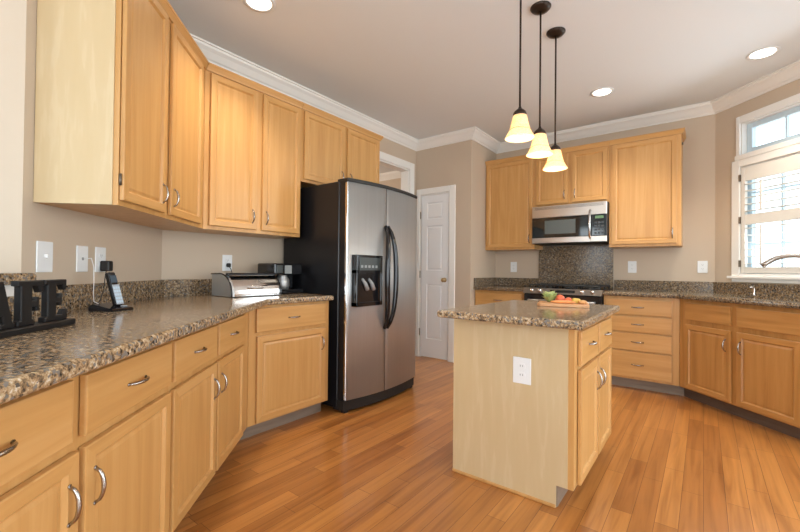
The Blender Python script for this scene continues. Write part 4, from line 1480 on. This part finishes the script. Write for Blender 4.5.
# ------------------------------------------------------------------ pendants
PX = -0.81
PEND = [(2.13, 1.836, 'nearest amber glass pendant, leftmost of the three above the island'),
        (2.465, 1.824, 'middle amber glass pendant of the three above the island'),
        (2.785, 1.803, 'farthest amber glass pendant, rightmost of the three above the island')]
for py, zb, lab in PEND:
    T = Thing('pendant_light', lab, 'pendant light', 0, PX, py, CH, 'pendants above the island')
    m = MB(); m.lathe([(0.0, -0.030), (0.022, -0.030), (0.050, -0.020), (0.062, -0.006), (0.062, -0.0003)], (PX, py, CH), 28); T.part('canopy', m, bronze)
    zt = zb + 0.130
    m = MB(); m.tube([(PX, py, CH - 0.028), (PX, py, zt + 0.045)], 0.0058, 8); T.part('rod', m, bronze)
    m = MB(); m.lathe([(0.037, -0.006), (0.037, 0.004), (0.032, 0.016), (0.020, 0.027), (0.010, 0.034), (0.007, 0.044)], (PX, py, zt), 20); T.part('socket_cap', m, bronze)
    prof = [(0.034, 0.130), (0.039, 0.115), (0.044, 0.090), (0.050, 0.065), (0.058, 0.040), (0.068, 0.020), (0.077, 0.006), (0.080, 0.0)]
    inner = [(r - 0.003, h) for r, h in prof[::-1]]
    m = MB()
    t = bmesh.new()
    rings = []
    for r, h in prof + inner:
        rings.append([t.verts.new((PX + r * math.cos(2 * PI * k / 32), py + r * math.sin(2 * PI * k / 32), zb + h)) for k in range(32)])
    for i in range(len(rings)):
        j = (i + 1) % len(rings)
        for k in range(32):
            t.faces.new((rings[i][k], rings[i][(k + 1) % 32], rings[j][(k + 1) % 32], rings[j][k]))
    bmesh.ops.recalc_face_normals(t, faces=t.faces[:])
    m.merge(t, 0, True)
    T.part('glass_shade', m, shade_mat, label='lit amber glass bell shade')
    m = MB(); m.tube([(PX + 0.0575 * math.cos(2 * PI * k / 24), py + 0.0575 * math.sin(2 * PI * k / 24), zb + 0.043 + 0.003 * math.sin(6 * PI * k / 24)) for k in range(25)], 0.0016, 6)
    T.part('shade_band', m, plain('smoky_glass_band', (0.30, 0.22, 0.15), 0.4), label='smoky wavy band around the glass')
    m = MB(); m.lathe([(0.0, 0.0), (0.016, 0.006), (0.026, 0.026), (0.024, 0.044), (0.013, 0.070), (0.012, 0.085)], (PX, py, zb + 0.035), 16); T.part('bulb', m, bulb_mat)
    l = bpy.data.lights.new('pendant_glow', 'POINT')
    l.energy = 3.0
    l.color = (1.0, 0.78, 0.5)
    l.shadow_soft_size = 0.05
    lo = bpy.data.objects.new('pendant_glow', l)
    COL.objects.link(lo)
    lo.location = (PX, py, zb - 0.06)

# ------------------------------------------------------------------ recessed ceiling lights
CANS = [(-2.182, 1.387, 'recessed ceiling light at the top edge above the left wall cabinets'),
        (-0.742, 3.969, 'recessed ceiling light in front of the stove wall cabinets'),
        (0.345, 3.963, 'recessed ceiling light at the right above the sink')]
for cx, cy, lab in CANS:
    T = Thing('recessed_light', lab, 'ceiling light', 0, cx, cy, CH, 'recessed ceiling lights')
    m = MB()
    t = bmesh.new()
    rings = []
    for r, z in ((0.072, -0.001), (0.078, -0.006), (0.098, -0.004), (0.098, -0.0004), (0.072, -0.0004)):
        rings.append([t.verts.new((cx + r * math.cos(2 * PI * k / 32), cy + r * math.sin(2 * PI * k / 32), CH + z)) for k in range(32)])
    for i in range(5):
        for k in range(32):
            t.faces.new((rings[i][k], rings[i][(k + 1) % 32], rings[(i + 1) % 5][(k + 1) % 32], rings[(i + 1) % 5][k]))
    bmesh.ops.recalc_face_normals(t, faces=t.faces[:])
    m.merge(t, 0, True)
    T.part('trim_ring', m, white_plastic)
    m = MB(); m.lathe([(0.0, -0.003), (0.0725, -0.003), (0.0725, -0.0005)], (cx, cy, CH), 28, smooth=False); T.part('lens', m, lamp_lens)
    l = bpy.data.lights.new('can_glow', 'SPOT')
    l.energy = 58
    l.color = (1.0, 0.88, 0.72)
    l.spot_size = math.radians(110)
    l.spot_blend = 0.8
    l.shadow_soft_size = 0.07
    lo = bpy.data.objects.new('can_glow', l)
    COL.objects.link(lo)
    lo.location = (cx, cy, CH - 0.02)

# unseen point light added to brighten the hall beyond the doorway
l = bpy.data.lights.new('hall_fill_light', 'POINT')
l.energy = 45
l.color = (1.0, 0.9, 0.78)
l.shadow_soft_size = 0.15
lo = bpy.data.objects.new('hall_fill_light', l)
COL.objects.link(lo)
lo.location = (-4.9, 3.4, 2.3)
